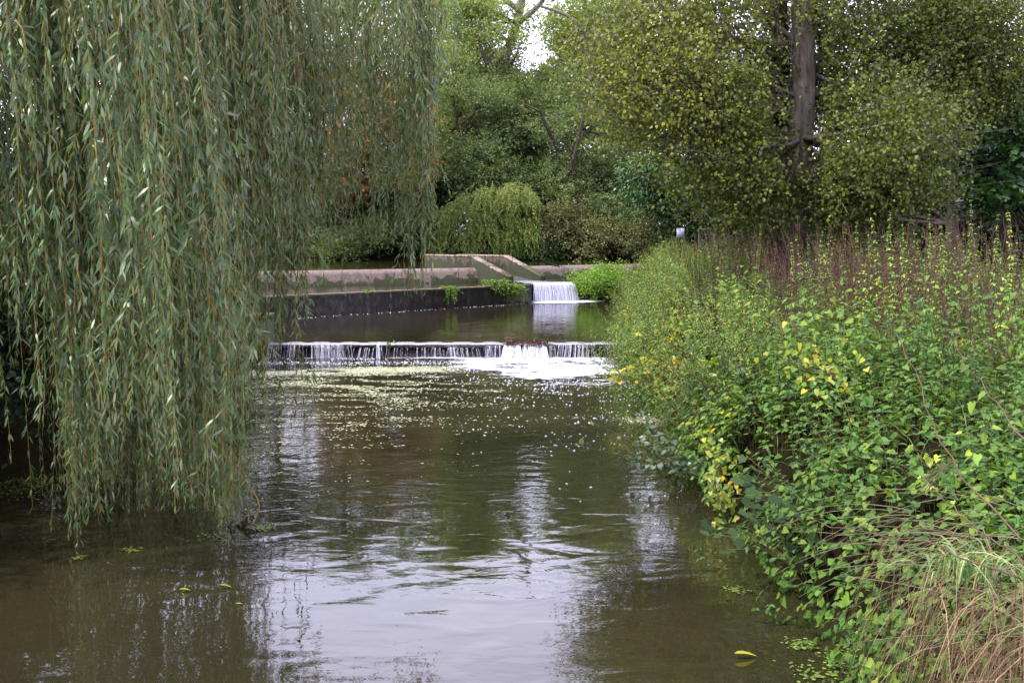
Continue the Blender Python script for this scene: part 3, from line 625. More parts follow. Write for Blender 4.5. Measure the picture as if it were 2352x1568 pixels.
def branches(trunk, C, r0, n_twig=0, S=None, bend=.25):
    a = Acc(); top = trunk[len(trunk)//4:]
    n = len(C); P = np.zeros((n, 8, 3)); s = np.linspace(0, 1, 8)[:, None]
    for i, c in enumerate(C):
        z = c[2]-np.linalg.norm(c[:2]-trunk[-1][:2])*.5
        j = int(np.argmin(np.abs(top[:, 2]-z-U(-1.3, 1.3)))); o = top[j]
        m = (o+c)/2+rvec(1)[0]*bend*.6+np.array([0, 0, -.15]); P[i] = (1-s)**2*o+2*s*(1-s)*m+s*s*c
    rr = r0*np.interp(np.linspace(0, 1, 8), [0, 1], [1, .2])
    a.add(*tubes(P, rr[None]*U(.6, 1.2, n)[:, None], 5))
    if S is not None and n_twig:
        k = rng.integers(0, len(S), n_twig); ci = np.argmin(((S[k][:, None]-C[None])**2).sum(-1), 1)
        Q = np.stack([C[ci], (C[ci]+S[k])/2+rvec(n_twig)*.1, S[k]], 1)
        a.add(*tubes(Q, np.array([.02, .013, .006])[None]*r0/.08, 3))
    return a
def tree(name, label, trunk, tr_r, C, rad, nleaf, L, W, mat, bark='darkbark', br=.08, group=None, cat='tree', n_twig=200, **kw):
    trunk = path(trunk, 16)
    o = empty(name, trunk[0], label, cat, group)
    t = Acc(); t.add(*tubes(trunk[None], np.linspace(tr_r, tr_r*.35, 16)[None], 9)); t.build('trunk', M[bark], o, True)
    lf, S = foliage(C, rad, nleaf, L, W, **kw)
    branches(trunk, C, br, n_twig, S).build('branches', M[bark], o)
    Acc().add(*lf).build('crown', M[mat], o)
    return o
def cat(*a): return np.concatenate(a)
gz = lambda x, y: float(ground(x, y))
G1 = 'trees standing on the far bank above the weir'
# left reddish tree
C = cat(blobs(900, 330, 130, 150, 49, 2.5, 30), blobs(760, 380, 90, 110, 50, 2, 14), blobs(840, 170, 150, 110, 52, 2.5, 16))
tree('turning_tree', 'bushy tree with rust red and green leaves on the far bank behind the willow sprays', [pd(850, 590, 52), pd(845, 400, 51.5), pd(850, 180, 51)], .22, C, U(.8, 1.3, len(C)), 620, .15, .1, 'autumn', group=G1,
     tone=np.where(C[:, 2] < pd(800, 180, 50)[2], U(0, .6, len(C)), U(-.3, .1, len(C))))
# tall ash, centre
C = cat(blobs(1110, 130, 120, 150, 57, 3, 34), blobs(1060, 20, 120, 90, 59, 3, 12), blobs(1180, 250, 90, 120, 58, 2.5, 22), blobs(1040, 300, 60, 140, 58, 2, 14))
tree('ash_tree', 'tallest pale green ash with a thick straight trunk at the centre of the far bank', [pd(1140, 600, 58), pd(1134, 400, 58), pd(1135, 230, 58), pd(1190, 40, 58.2), pd(1215, -80, 58.2)], .5, C, U(.9, 1.5, len(C)), 620, .18, .09, 'ash', 'bark', group=G1, n_twig=500)
o = bpy.data.objects['ash_tree']
for pts, r in (([(1180, 60, 58), (1230, 20, 57.8), (1262, -20, 57.5)], .22), ([(1135, 170, 57.6), (1112, 130, 57), (1090, 60, 56.5)], .2), ([(1135, 175, 57.6), (1170, 150, 57), (1190, 120, 56)], .13), ([(1200, 30, 58), (1150, -10, 58), (1110, -60, 58)], .2)):
    P = path([pd(*p) for p in pts], 10); Acc().add(*tubes(P[None], np.linspace(r, r*.5, 10)[None], 7)).build('limb', M['bark'], o, True)
# arching ash with long bare limb
C = cat(blobs(1330, 60, 130, 110, 60, 3, 18), blobs(1420, 90, 70, 120, 60, 3, 12), blobs(1250, 300, 80, 130, 59, 2, 16), blobs(1340, 200, 90, 80, 59, 2, 12))
tree('arching_ash', 'pale thin leaved ash with a long bare arching limb under the white sky', [pd(1395, 600, 60), pd(1380, 380, 60), pd(1400, 200, 60), pd(1460, 160, 60)], .3, C, U(.8, 1.4, len(C)), 430, .18, .09, 'ash', 'bark', group=G1, n_twig=400)
o = bpy.data.objects['arching_ash']
for pts, r in (([(1460, 200, 58), (1440, 150, 57.5), (1400, 110, 57), (1350, 95, 56.5), (1335, 60, 56), (1290, 30, 56), (1240, 15, 56)], .2), ([(1350, 95, 56.5), (1370, 60, 56), (1400, 40, 56)], .1), ([(1335, 60, 56), (1310, 85, 56), (1290, 110, 56)], .07)):
    P = path([pd(*p) for p in pts], 18); Acc().add(*tubes(P[None], np.linspace(r, r*.4, 18)[None], 7)).build('limb', M['bark'], o, True)
# fillers so that leaf reaches the top of the view everywhere but the one gap
for (cx, cy, rx, ry, d, n_, mt, lab) in ((1010, 150, 110, 190, 63, 40, 'ash', 'pale feathery tree filling the view between willow sprays and the tall ash'), (770, 70, 190, 190, 62, 56, 'hedge', 'tall green tree above the rust coloured one, behind the willow sprays'), (1400, 120, 100, 210, 64, 40, 'ash', 'pale tree behind the left edge of the poplar crown'),
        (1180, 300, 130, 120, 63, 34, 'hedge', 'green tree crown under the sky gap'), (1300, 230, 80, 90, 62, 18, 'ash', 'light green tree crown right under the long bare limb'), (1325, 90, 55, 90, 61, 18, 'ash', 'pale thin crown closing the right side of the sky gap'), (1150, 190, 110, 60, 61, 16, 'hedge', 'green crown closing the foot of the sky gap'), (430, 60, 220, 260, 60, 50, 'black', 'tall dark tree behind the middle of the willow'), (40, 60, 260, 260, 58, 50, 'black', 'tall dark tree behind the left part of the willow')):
    C = blobs(cx, cy, rx, ry, d, 3, n_, shell=.1); c0 = pd(cx, 600, d); c0[2] = gz(c0[0], c0[1])-.2
    tree('tall_tree', lab, [c0, pd(cx+8, cy+120, d), pd(cx-5, cy-ry*.5, d)], .3, C, U(1.0, 1.6, len(C)), 520, .2, .11, mt, 'bark', group='tall trees of the far bank', n_twig=200)
# alders
C = cat(blobs(1080, 290, 85, 130, 54, 2.5, 30), blobs(1130, 400, 110, 80, 53.5, 2, 16), blobs(1030, 420, 60, 90, 53.5, 2, 10))
tree('alder_tree', 'dull green alder leaning left of the ash trunk on the far bank', [pd(1110, 600, 54), pd(1100, 480, 54), pd(1060, 340, 54), pd(1040, 220, 54)], .2, C, U(.8, 1.3, len(C)), 680, .12, .09, 'alder', group=G1)
C = cat(blobs(1350, 330, 130, 150, 54, 3, 44), blobs(1290, 450, 90, 70, 53, 2, 14), blobs(1420, 450, 90, 90, 53, 2, 16))
tree('alder_tree', 'broad dark alder with slanting stems right of the small pale willow', [pd(1290, 600, 54), pd(1275, 440, 53), pd(1300, 380, 52.5), pd(1340, 280, 52.5)], .2, C, U(.8, 1.3, len(C)), 680, .12, .09, 'alder', group=G1)
o = bpy.data.objects['alder_tree.001']
for pts, r in (([(1285, 420, 51.8), (1310, 390, 51.2), (1335, 290, 51), (1345, 250, 51)], .15), ([(1280, 340, 51.5), (1255, 290, 51.2), (1240, 250, 51)], .13), ([(1240, 255, 51), (1215, 245, 51), (1195, 235, 51)], .06)):
    P = path([pd(*p) for p in pts], 10); Acc().add(*tubes(P[None], np.linspace(r, r*.5, 10)[None], 7)).build('limb', M['darkbark'], o, True)
C = cat(blobs(1230, 330, 90, 90, 56, 2, 16), blobs(1200, 440, 120, 60, 55, 2, 14))
tree('hazel_tree', 'mid green rounded tree filling the gap behind the two alders', [pd(1225, 600, 56), pd(1220, 450, 56), pd(1225, 300, 56)], .16, C, U(.9, 1.3, len(C)), 560, .13, .09, 'hedge', group=G1)
# dense wood behind, closing the view low down
for i, (cx, cy, rx, ry, d, mt, lab) in enumerate([(300, 330, 330, 260, 66, 'alder', 'dense far tree on the left glimpsed only through the willow curtain'), (620, 250, 170, 230, 62, 'hedge', 'green far tree left of the rust coloured one'), (960, 330, 130, 200, 66, 'alder', 'dark far tree between the rust coloured tree and the ash'),
        (1230, 430, 180, 130, 68, 'dark', 'dark far tree behind the small pale willow'), (1500, 330, 160, 200, 66, 'hedge', 'far green tree behind the left edge of the poplar crown'), (1800, 300, 220, 230, 60, 'hedge', 'far green tree glimpsed behind the poplar trunk'), (2200, 330, 240, 160, 58, 'dark', 'dark far tree behind the right bank at the frame edge')]):
    C = blobs(cx, cy, rx, ry, d, 4, 46, shell=.2); c0 = pd(cx, 600, d); c0[2] = gz(c0[0], c0[1])-.2
    tree('woodland_tree', lab, [c0, pd(cx+5, cy+100, d), pd(cx-5, cy-ry*.6, d)], .3, C, U(1.2, 2.0, len(C)), 420, .26, .17, mt, group='trees of the wood behind', n_twig=0)
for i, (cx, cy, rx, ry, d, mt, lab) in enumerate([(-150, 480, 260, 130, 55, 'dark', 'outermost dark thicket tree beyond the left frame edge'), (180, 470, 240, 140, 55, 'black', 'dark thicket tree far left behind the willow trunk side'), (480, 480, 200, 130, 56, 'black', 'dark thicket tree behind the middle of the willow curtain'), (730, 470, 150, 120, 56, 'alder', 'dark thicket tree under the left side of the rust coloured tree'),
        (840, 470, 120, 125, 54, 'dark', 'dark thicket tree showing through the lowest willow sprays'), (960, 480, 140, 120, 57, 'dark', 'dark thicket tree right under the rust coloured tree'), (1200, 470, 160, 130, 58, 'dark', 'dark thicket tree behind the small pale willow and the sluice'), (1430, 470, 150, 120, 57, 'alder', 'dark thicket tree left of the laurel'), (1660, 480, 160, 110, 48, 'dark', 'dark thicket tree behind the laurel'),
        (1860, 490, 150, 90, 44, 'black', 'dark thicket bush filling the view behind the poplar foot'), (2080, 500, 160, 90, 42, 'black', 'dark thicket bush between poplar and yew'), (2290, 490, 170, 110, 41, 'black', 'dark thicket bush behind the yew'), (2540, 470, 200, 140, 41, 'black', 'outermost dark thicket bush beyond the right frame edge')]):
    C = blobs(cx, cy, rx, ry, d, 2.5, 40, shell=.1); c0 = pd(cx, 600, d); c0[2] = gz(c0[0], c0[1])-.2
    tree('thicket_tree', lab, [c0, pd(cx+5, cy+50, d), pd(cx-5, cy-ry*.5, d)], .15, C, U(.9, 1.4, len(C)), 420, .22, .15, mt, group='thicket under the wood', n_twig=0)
# low bushes along the far waterline
FB = [(640, 520, 90, 90, 52, 'dark', 'dark waterside bush hidden behind the lowest willow sprays'), (790, 560, 60, 45, 50.2, 'hedge', 'soft grey green waterside bush seen between the willow sprays'), (870, 540, 60, 60, 50.6, 'hedge', 'pale green waterside bush under the rust coloured tree'), (950, 520, 50, 75, 51, 'dark', 'dark bush behind the long hanging willow spray'),
      (1000, 545, 40, 55, 51.5, 'alder', 'dark bush left of the small pale willow'), (1290, 530, 70, 65, 50.8, 'brownbush', 'brownish round bush right of the small pale willow'), (1370, 550, 70, 45, 50.6, 'brownbush', 'low brownish bush overhanging the far water'), (1420, 500, 70, 80, 51.5, 'alder', 'dark leafy bush between brown bushes and laurel'),
      (1500, 545, 70, 55, 49.5, 'brownbush', 'twiggy grey brown bush left of the white sign'), (1240, 575, 60, 25, 51, 'dark', 'very dark low bush at the far waterline'), (1130, 560, 100, 40, 52, 'dark', 'dark bush underneath the small pale willow'), (560, 560, 60, 50, 48, 'hedge', 'green bush low behind the left curtain of willow')]
for (cx, cy, rx, ry, d, mt, lab) in FB:
    C = blobs(cx, cy, rx, ry, d, 1.3, 16, shell=.1); b = pd(cx, 596, d); b[2] = max(gz(b[0], b[1]), 1.6)-.2
    tree('waterside_bush', lab, [b, pd(cx, cy+10, d), pd(cx+6, cy-ry*.5, d)], .07, C, U(.5, .85, len(C)), 560, .12, .08, mt, br=.035, cat='bush', group='bushes along the far waterline', n_twig=80)
# small pale weeping willow on the far bank
sw = empty('small_willow', (pd(1120, 596, 51)[0], 51, 1.6), 'small pale yellow green weeping willow on the far bank beyond the sluice walls', 'tree')
tk = path([pd(1120, 600, 51), pd(1118, 540, 51), pd(1140, 470, 51), pd(1160, 430, 51)], 10)
Acc().add(*tubes(tk[None], np.linspace(.14, .06, 10)[None], 8)).build('trunk', M['darkbark'], sw, True)
lv, tw = Acc(), Acc()
for (cx, cy, rx, ry, n, lo) in ((1140, 450, 55, 40, 150, 500), (1190, 440, 40, 35, 130, 510), (1060, 490, 60, 30, 190, 560), (1045, 540, 45, 25, 150, 585), (1090, 455, 40, 25, 90, 560), (1110, 530, 50, 20, 110, 595), (1190, 530, 45, 25, 110, 590), (1150, 500, 60, 25, 120, 560)):
    a_ = U(0, PI, n); x = cx+rx*np.cos(a_)*U(.3, 1, n); y = cy-ry*np.sin(a_)*U(.5, 1, n)+10
    T = np.array([pd(p, q, U(49.6, 51.4)) for p, q in zip(x, y)]); E = T.copy(); k = 51/FPX
    T[:, 2] += rng.normal(size=n)*.18; E[:, 0] += np.sign(x-cx)*U(-.2, .9, n); E[:, 1] -= U(0, .4, n); E[:, 2] = np.maximum(T[:, 2]-U(.5, 1.9, n), 1.72)
    T[:, 2] += .5*(fbm(x*.05, T[:, 1], 2)-.5); lf, tb = strands(E, T, .024, .13, .03, wob=.16, twr=.003, kk=7, amin=20, amax=75); lv.add(*lf); tw.add(*tb)
br = []
for q in ((1190, 440), (1080, 470), (1050, 525), (1200, 520), (1110, 515), (1140, 430)):
    br.append(path([tk[5], (tk[6]+pd(*q, 50.5))/2+(0, 0, .3), pd(*q, 50.4)], 8))
tw.add(*tubes(np.array(br), np.linspace(.06, .02, 8)[None], 5))
lv.build('foliage', M['smallwillow'], sw); tw.build('hanging_twigs', M['stalkgreen'], sw)
lb = empty('lime_bush', (pd(1215, 596, 50)[0], 50, 1.6), 'bright lime green drooping bush beside the small willow', 'bush')
n = 90; x = U(1130, 1240, n); T = np.array([pd(p, U(535, 575) if p < 1200 else U(495, 540), U(49.4, 50.2)) for p in x]); E = T.copy(); E[:, 2] = np.maximum(E[:, 2]-U(.5, 1.4, n), 1.72); E[:, 0] += U(0, .3, n)
lf, tb = strands(E, T, .03, .12, .04, wob=.06, twr=.006, kk=6); Acc().add(*lf).build('foliage', M['lime'], lb); Acc().add(*tb).build('stems', M['stalkgreen'], lb)
# laurel: dark, large glossy leaves
C = cat(blobs(1590, 450, 130, 70, 38, 2, 34), blobs(1530, 410, 70, 50, 38, 1.5, 10), blobs(1690, 480, 80, 60, 38, 1.5, 14))
b = pd(1600, 600, 38); b[2] = gz(b[0], b[1])-.1
tree('laurel_bush', 'dark glossy laurel with long drooping leaves left of the poplar trunks', [b, pd(1600, 520, 38), pd(1605, 430, 38)], .16, C, U(.55, .9, len(C)), 300, .2, .065, 'laurel', cat='bush', t=WILLOW, sub=9, droop=.7, up=1.2)
# dark trees, right
C = cat(blobs(2200, 370, 150, 130, 34, 2.5, 40), blobs(2320, 300, 120, 140, 33, 2.5, 26), blobs(2080, 420, 90, 90, 37, 2, 20), blobs(1950, 470, 110, 50, 36, 1.5, 16))
b = pd(2190, 600, 32); b[2] = gz(b[0], b[1])-.1
tree('dark_yew', 'nearly black evergreen with a dark trunk behind the right bank', [b, pd(2188, 480, 32), pd(2195, 300, 32.5), pd(2200, 180, 33)], .22, C, U(.8, 1.3, len(C)), 420, .13, .07, 'black')
C = cat(blobs(2320, 380, 60, 50, 24, 1, 7), blobs(2300, 460, 60, 25, 24, 1, 6), blobs(2345, 300, 40, 30, 24, 1, 4))
b = pd(2420, 600, 25); b[2] = gz(b[0], b[1])-.1
tree('young_maple', 'low leafy deep green maple boughs reaching in at the right edge of the frame', [b, pd(2410, 480, 25), pd(2400, 340, 25)], .12, C, U(.35, .6, len(C)), 150, .13, .13, 'laurel', t=MAPLE, sub=8, droop=.3, up=1.5)
# ---------------------------------------------------------------- poplar with two trunks
xb = pd(1840, 540, 24)[0]; gb = gz(xb, 24)
pp = empty('poplar_tree', (xb, 24, gb), 'large poplar with one pale ridged trunk and olive yellow leaves on the right bank', 'tree')
def limb(par, pts, r0, r1, mat='bark', name='limb', n=14, s=9):
    P = path([pd(*p) if isinstance(p, tuple) else p for p in pts], n); o = Acc().add(*tubes(P[None], np.linspace(r0, r1, n)[None], s)).build(name, M[mat], par, True); return P
mt = limb(pp, [np.array([xb-.05, 24, gb-.3]), (1832, 500, 24), (1832, 400, 24), (1843, 240, 24), (1845, 90, 24), (1838, -150, 24), (1830, -420, 24.2), (1822, -700, 24.6)], .36, .2, name='trunk', n=26, s=16)
def shoots(par, knob, n, L0, L1, dirb, sp, r=.012, mat='bark', a=None):
    d = nrm(dirb+rng.normal(size=(n, 3))*sp); Ln = U(L0, L1, n); s = np.linspace(0, 1, 5)[None, :, None]
    P = knob+rng.normal(size=(n, 1, 3))*.1+d[:, None]*Ln[:, None, None]*s+np.array([0, 0, .5])*s*s*Ln[:, None, None]*.3
    return P
sh = Acc()
limb(pp, [(1870, 330, 24), (1905, 300, 23.7), (1960, 280, 23.4), (2010, 285, 23.2)], .14, .05, 'darkbark')
limb(pp, [(1870, 170, 24), (1930, 200, 23.5), (2010, 260, 22.6), (2070, 340, 22)], .05, .015)
limb(pp, [(1830, 420, 23.8), (1880, 460, 23), (1950, 465, 22), (2020, 440, 21.5)], .04, .015, 'darkbark')
# crown clumps
PC = cat(blobs(1560, 220, 160, 130, 23, 2, 84), blobs(1500, 110, 120, 120, 24, 2, 44), blobs(1700, 390, 120, 80, 23, 1.6, 46), blobs(1700, 80, 170, 130, 24, 2.2, 60),
         blobs(1970, 150, 170, 160, 24.5, 2.4, 90), blobs(2010, 350, 140, 110, 22, 1.8, 64), blobs(1880, 440, 170, 70, 23, 1.5, 50), blobs(1830, -120, 330, 150, 24.5, 3, 60, shell=.1), blobs(1820, -420, 240, 200, 25, 3, 46, shell=.1))
pr = lambda P: ~((np.abs(P[:, 0]-(xb+.03)*P[:, 1]/24) < .18+.42*fbm(P[:, 2]*1.7, P[:, 0]*.8, 2)) & (P[:, 1] < 24.2) & (P[:, 2] > 2.6+2.2*rng.random(len(P))**2) & (P[:, 2] < 7.4+rng.random(len(P)))) & ~((np.abs(P[:, 0]/P[:, 1]-.237) < .04) & (P[:, 2] > 6.6) & (P[:, 2] < 8.0) & (rng.random(len(P)) < .7)) & ~((np.abs(P[:, 0]/P[:, 1]-.266) < .011) & (P[:, 1] < 25.2) & (P[:, 2] > 4.6) & (rng.random(len(P)) < .8)) & ~((np.abs(P[:, 0]/P[:, 1]-.325) < .035) & (np.abs(P[:, 2]-5.4) < .5) & (rng.random(len(P)) < .7)) | (rng.random(len(P)) < .04)
tone = np.clip(.28-(PC[:, 0]-4.5)*.07, -.1, .45)+U(-.08, .12, len(PC))  # backlit yellow of the left side put into the leaf tone, darker to the right
lf, S = foliage(PC, U(.6, 1.25, len(PC)), 300, .08, .07, DELT, sub=10, subr=.22, flat=.9, up=.3, droop=.5, tone=tone, prune=pr, shoot=.55)
brs = branches(mt, PC[::4], .02, 0, S)
big = branches(mt[4:], PC[::17], .075, 0, S, .5); brs.add(np.concatenate(big.V), big.F[4][0])
k = rng.integers(0, len(S), 1500); Q = np.stack([S[k], S[k]+(S[k]-mt[8])*np.array([.05, .05, 0])+rvec(1500)*.15+(0, 0, .12), S[k]+nrm(S[k]-mt[8]+(0, 0, 1.))*U(.5, 1.3, 1500)[:, None]+rvec(1500)*.2], 1)
brs.add(*tubes(Q, np.array([.009, .006, .003])[None], 3))
brs.build('branches', M['bark'], pp); Acc().add(*lf).build('crown', M['poplar'], pp)
# second darker stem just behind
x2 = pd(1790, 540, 25.5)[0]; pq = empty('poplar_tree', (x2, 25.5, gz(x2, 25.5)), 'darker poplar stem close behind the pale one with a knobbly pollarded limb to the left', 'tree')
m2 = limb(pq, [np.array([x2, 25.5, gz(x2, 25.5)-.3]), (1795, 500, 25.5), (1785, 350, 25.5), (1792, 180, 25.5), (1788, 0, 25.5), (1780, -300, 25.8)], .3, .2, 'darkbark', 'trunk', 20, 12)
kn = limb(pq, [(1790, 160, 25.3), (1765, 125, 25), (1735, 105, 24.6), (1700, 98, 24.2), (1668, 95, 24)], .17, .11, 'bark')
P = shoots(pq, kn[-1], 40, 1.0, 2.6, np.array([-.5, -.1, .8]), .45); Acc().add(*tubes(P, np.linspace(.016, .004, 5)[None], 3)).build('pollard_shoots', M['bark'], pq)
v_, f_ = [], []
ic = bpy.data.meshes.new('t'); bm_ = None
import bmesh
def blob_mesh(name, c, r, sc, mat, parent, amp=.25, sub=3):
    bm = bmesh.new(); bmesh.ops.create_icosphere(bm, subdivisions=sub, radius=1); V = np.array([v.co[:] for v in bm.verts]); F = np.array([[v.index for v in f.verts] for f in bm.faces]); bm.free()
    V = V*(1+amp*(fbm(V[:, 0]*2+c[0]*7+9, V[:, 1]*2+V[:, 2]*3+c[1], 3)-.5)*2)[:, None]*r*np.array(sc)+np.array(c)
    return mesh(name, V, F, M[mat], parent, np.zeros(len(V)), True)
bpy.data.meshes.remove(ic)
blob_mesh('pollard_knob', kn[-1], .17, (1.2, 1, 1), 'darkbark', pq)
C = cat(blobs(1700, 200, 110, 90, 25.6, 1.2, 14), blobs(1760, 330, 90, 120, 26.8, .8, 16), blobs(1780, -150, 160, 130, 27, 2, 20, shell=.1))
lf, S = foliage(C, U(.5, .9, len(C)), 400, .08, .07, DELT, sub=10, subr=.22, flat=.9, up=.3, droop=.5, tone=U(0, .2, len(C)))
branches(m2, C, .03, 200, S).build('branches', M['darkbark'], pq); Acc().add(*lf).build('crown', M['poplar'], pq)
# pollard tree at the right edge
x3 = pd(2240, 540, 27)[0]; pr3 = empty('pollard_poplar', (x3, 27, gz(x3, 27)), 'pollarded poplar at the upper right with a bunch of upright shoots from a knob', 'tree')
m3 = limb(pr3, [np.array([x3+.8, 27, gz(x3, 27)-.3]), (2300, 400, 27), (2290, 250, 27), (2240, 180, 26), (2195, 165, 25)], .25, .12, 'darkbark', 'trunk', 18, 10)
blob_mesh('pollard_knob', m3[-1], .22, (1.5, 1, .8), 'darkbark', pr3)
P = shoots(pr3, m3[-1], 30, 2.2, 3.8, np.array([.05, 0, 1]), .22); Acc().add(*tubes(P, np.linspace(.035, .01, 5)[None]*U(.5, 1.3, 30)[:, None], 5)).build('pollard_shoots', M['bark'], pr3)
C = cat(blobs(2220, 60, 170, 120, 24.5, 2, 44), blobs(2290, 210, 90, 60, 24, 1.3, 18), blobs(2120, 230, 70, 70, 24, 1.2, 14), blobs(2130, 90, 90, 120, 25, 1.5, 20), blobs(2250, -170, 190, 140, 25, 2.2, 26, shell=.1))
lf, S = foliage(C, U(.5, .95, len(C)), 420, .075, .062, DELT, sub=10, subr=.22, flat=.9, up=.3, droop=.5, tone=U(.05, .3, len(C)))
branches(m3, C, .03, 300, S).build('branches', M['bark'], pr3); Acc().add(*lf).build('crown', M['poplar'], pr3)
# ---------------------------------------------------------------- left bank bushes
LBk = [(-8.3, 13.5, 2.6, 1.8, 'black', 'very dark bush at the waterline under the left edge of the willow'), (-9.2, 17, 3.6, 2.2, 'black', 'dark bush behind the willow curtain on the left bank'), (-8.9, 21.5, 3.4, 2.0, 'alder', 'dull green bush on the left bank behind the willow'), (-10.5, 27, 4.6, 2.6, 'alder', 'tall bush beyond the left pier behind the willow'),
       (-13, 22, 8, 4, 'black', 'dark mass of scrub deep behind the willow'), (-12, 14.5, 7.5, 3.4, 'black', 'tall dark holly behind the willow trunk'), (-12.5, 9, 6.5, 3, 'black', 'tall dark holly left of the willow trunk'), (-10.5, 19, 6, 3, 'black', 'dark thorn tree behind the middle of the willow on the left bank'), (-9.6, 5.5, 4.5, 2.2, 'dark', 'dark bush out of frame at the left bank'), (-12.5, 33, 4.5, 2.8, 'hedge', 'green bush at the left end of the rounded crest'), (-7.0, 9.3, 2.2, 1.5, 'black', 'low dark bramble at the water edge nearest the left frame edge'), (-6.9, 11.4, 2.3, 1.6, 'black', 'dark ivy mound at the foot of the willow trunk'), (-6.8, 15.4, 2.4, 1.7, 'black', 'dark bramble at the waterline behind the willow'), (-6.9, 18.2, 2.2, 1.6, 'alder', 'low grey green bush at the waterline behind the willow'), (-16, 38, 6.5, 3.5, 'dark', 'big dark bush on the left above the weir')]
for (x, y, h, r, mt_, lab) in LBk:
    z0 = gz(x, y); C = np.array([x, y, z0+h*.5])+rvec(16)*np.array([r*.75, r*.75, h*.42]); 
    tree('bank_bush', lab, [np.array([x, y, z0-.1]), np.array([x+.1, y, z0+h*.4]), np.array([x, y+.1, z0+h*.8])], .08, C, U(.5, .8, 16)*r/2, 520, .1, .07, mt_, br=.03, cat='bush', group='bushes of the left bank', n_twig=100)
# light green weeds on the left bank above the pier
def stems(base, H, lean, K, m, leafL, leafW, t, n0=.15, S=7, r=.004, elev=(10, 40), wob=.04, taper=(.6, 1, .45), yaw90=True, tone=(0, .8), pv=None, drop=.0, rolls=.5):
    n = len(base); s = np.linspace(0, 1, S); P = np.zeros((n, S, 3))
    P += base[:, None]; P[..., 2] += H[:, None]*s[None]*(1-.15*np.linalg.norm(lean, axis=1)[:, None]*s[None])
    P[..., :2] += (lean[:, None]*(s[None, :, None]**1.6))*H[:, None, None]
    ph = U(0, 6.3, (n, 2)); 
    for c in (0, 1): P[..., c] += wob*np.sin(ph[:, c:c+1]+s[None]*U(3, 7, (n, 1)))*s[None]
    T = Acc(); T.add(*tubes(P, r*np.interp(s, [0, 1], [1.3, .5])[None]*U(.7, 1.3, n)[:, None], 3))
    u = n0+(1-n0)*(np.arange(K)+.5)/K; u = np.clip(u[None]+U(-.02, .02, (n, K)), 0, .999)
    f = u*(S-1); i = f.astype(int); f = (f-i)[..., None]; ar = np.arange(n)[:, None]
    pos = P[ar, i]*(1-f)+P[ar, np.minimum(i+1, S-1)]*f; tan = nrm(P[ar, np.minimum(i+1, S-1)]-P[ar, i])
    ph0 = U(0, 6.3, n)[:, None]+np.arange(K)[None]*(PI/2 if yaw90 else 2.4)
    ang = ph0[..., None]+np.arange(m)*2*PI/m+U(-.3, .3, (n, K, m))
    ref = np.broadcast_to(np.array([0, 1., 0]), tan.shape); a1 = nrm(np.cross(tan, ref)); a2 = np.cross(tan, a1)
    o = a1[:, :, None]*np.cos(ang)[..., None]+a2[:, :, None]*np.sin(ang)[..., None]
    el = R(1)*U(elev[0], elev[1], (n, K, m))[..., None]
    d = o*np.cos(el)+tan[:, :, None]*np.sin(el); d[..., 2] -= drop
    pos = np.broadcast_to(pos[:, :, None], d.shape); tt = np.broadcast_to(tan[:, :, None], d.shape)
    sz = np.interp(u, [0, .5, 1], taper)[..., None]*U(.7, 1.2, (n, K, m))
    keep = rng.random((n, K, m)) > .08
    pv = (U(tone[0], tone[1]-.3, n) if pv is None else pv)[:, None, None]+U(0, .3, (n, K, m))
    sel = keep.ravel(); sh_ = lambda A: A.reshape(-1, 3)[sel]
    uu = sh_(tt)+rvec(sel.sum())*rolls
    lf = leaves(sh_(pos), sh_(d), uu, (leafL*sz).ravel()[sel], (leafW*sz).ravel()[sel], t, pv.ravel()[sel])
    return T, lf, P
def gzv(x, y): return ground(x, y)
def hollow(x, y): return (fbm(x*.75+50, y*.5+90, 2) < .39) & (y < 24)
def rb(n, y0, y1, d0, d1, p=1.0, log=True):
    """random points on the right bank: distance along the river y, distance from the edge d"""
    y = np.exp(U(math.log(y0), math.log(y1), n)) if log else U(y0, y1, n); d = d0+(d1-d0)*U(0, 1, n)**p
    x = xr(y)+d; k = (x < .56*y+1.2) & ~(hollow(x, y) & (rng.random(n) < .72))
    x, y, d = x[k], y[k], d[k]
    return np.stack([x, y, gzv(x, y)-.05], -1), d
def lean_river(d, amt, sc=.6, rnd=.15):
    n = len(d); L_ = rng.normal(size=(n, 2))*rnd; L_[:, 0] -= amt*np.exp(-np.maximum(d, 0)/sc); return L_
# --- nettles
nl, ns_ = Acc(), Acc()
for (n, y0, y1, d0, d1, h0, h1, K, LL, p) in ((1200, 5.0, 8, -.05, 2.6, .4, .75, 6, .1, .8), (1500, 5, 14, 0, 4.5, .5, .95, 7, .1, 1), (1700, 10, 26, .0, 8, .8, 1.3, 8, .105, 1), (1100, 20, 42, .0, 12, .8, 1.3, 8, .12, 1)):
    Bp, d = rb(n, y0, y1, d0, d1, p); n = len(Bp); patch = fbm(Bp[:, 0]*.7, Bp[:, 1]*.7, 3)
    k = rng.random(n) < np.clip((patch-.28)*4, .25, 1); Bp, d, patch = Bp[k], d[k], patch[k]; n = len(Bp)
    T, lf, _ = stems(Bp, U(h0, h1, n)*(.7+.6*patch)*np.where((Bp[:, 1] > 11) & (d > 1.6), U(.6, 1, n), 1), lean_river(d, .9, .5), K, 2, LL, LL*.55, OVATE, .3, elev=(-5, 30), drop=.25, taper=(.9, 1.1, .5), tone=(-.1, .75), pv=patch*.5-.1)
    nl.add(*lf); ns_.add(np.concatenate(T.V), T.F[4][0], 0)
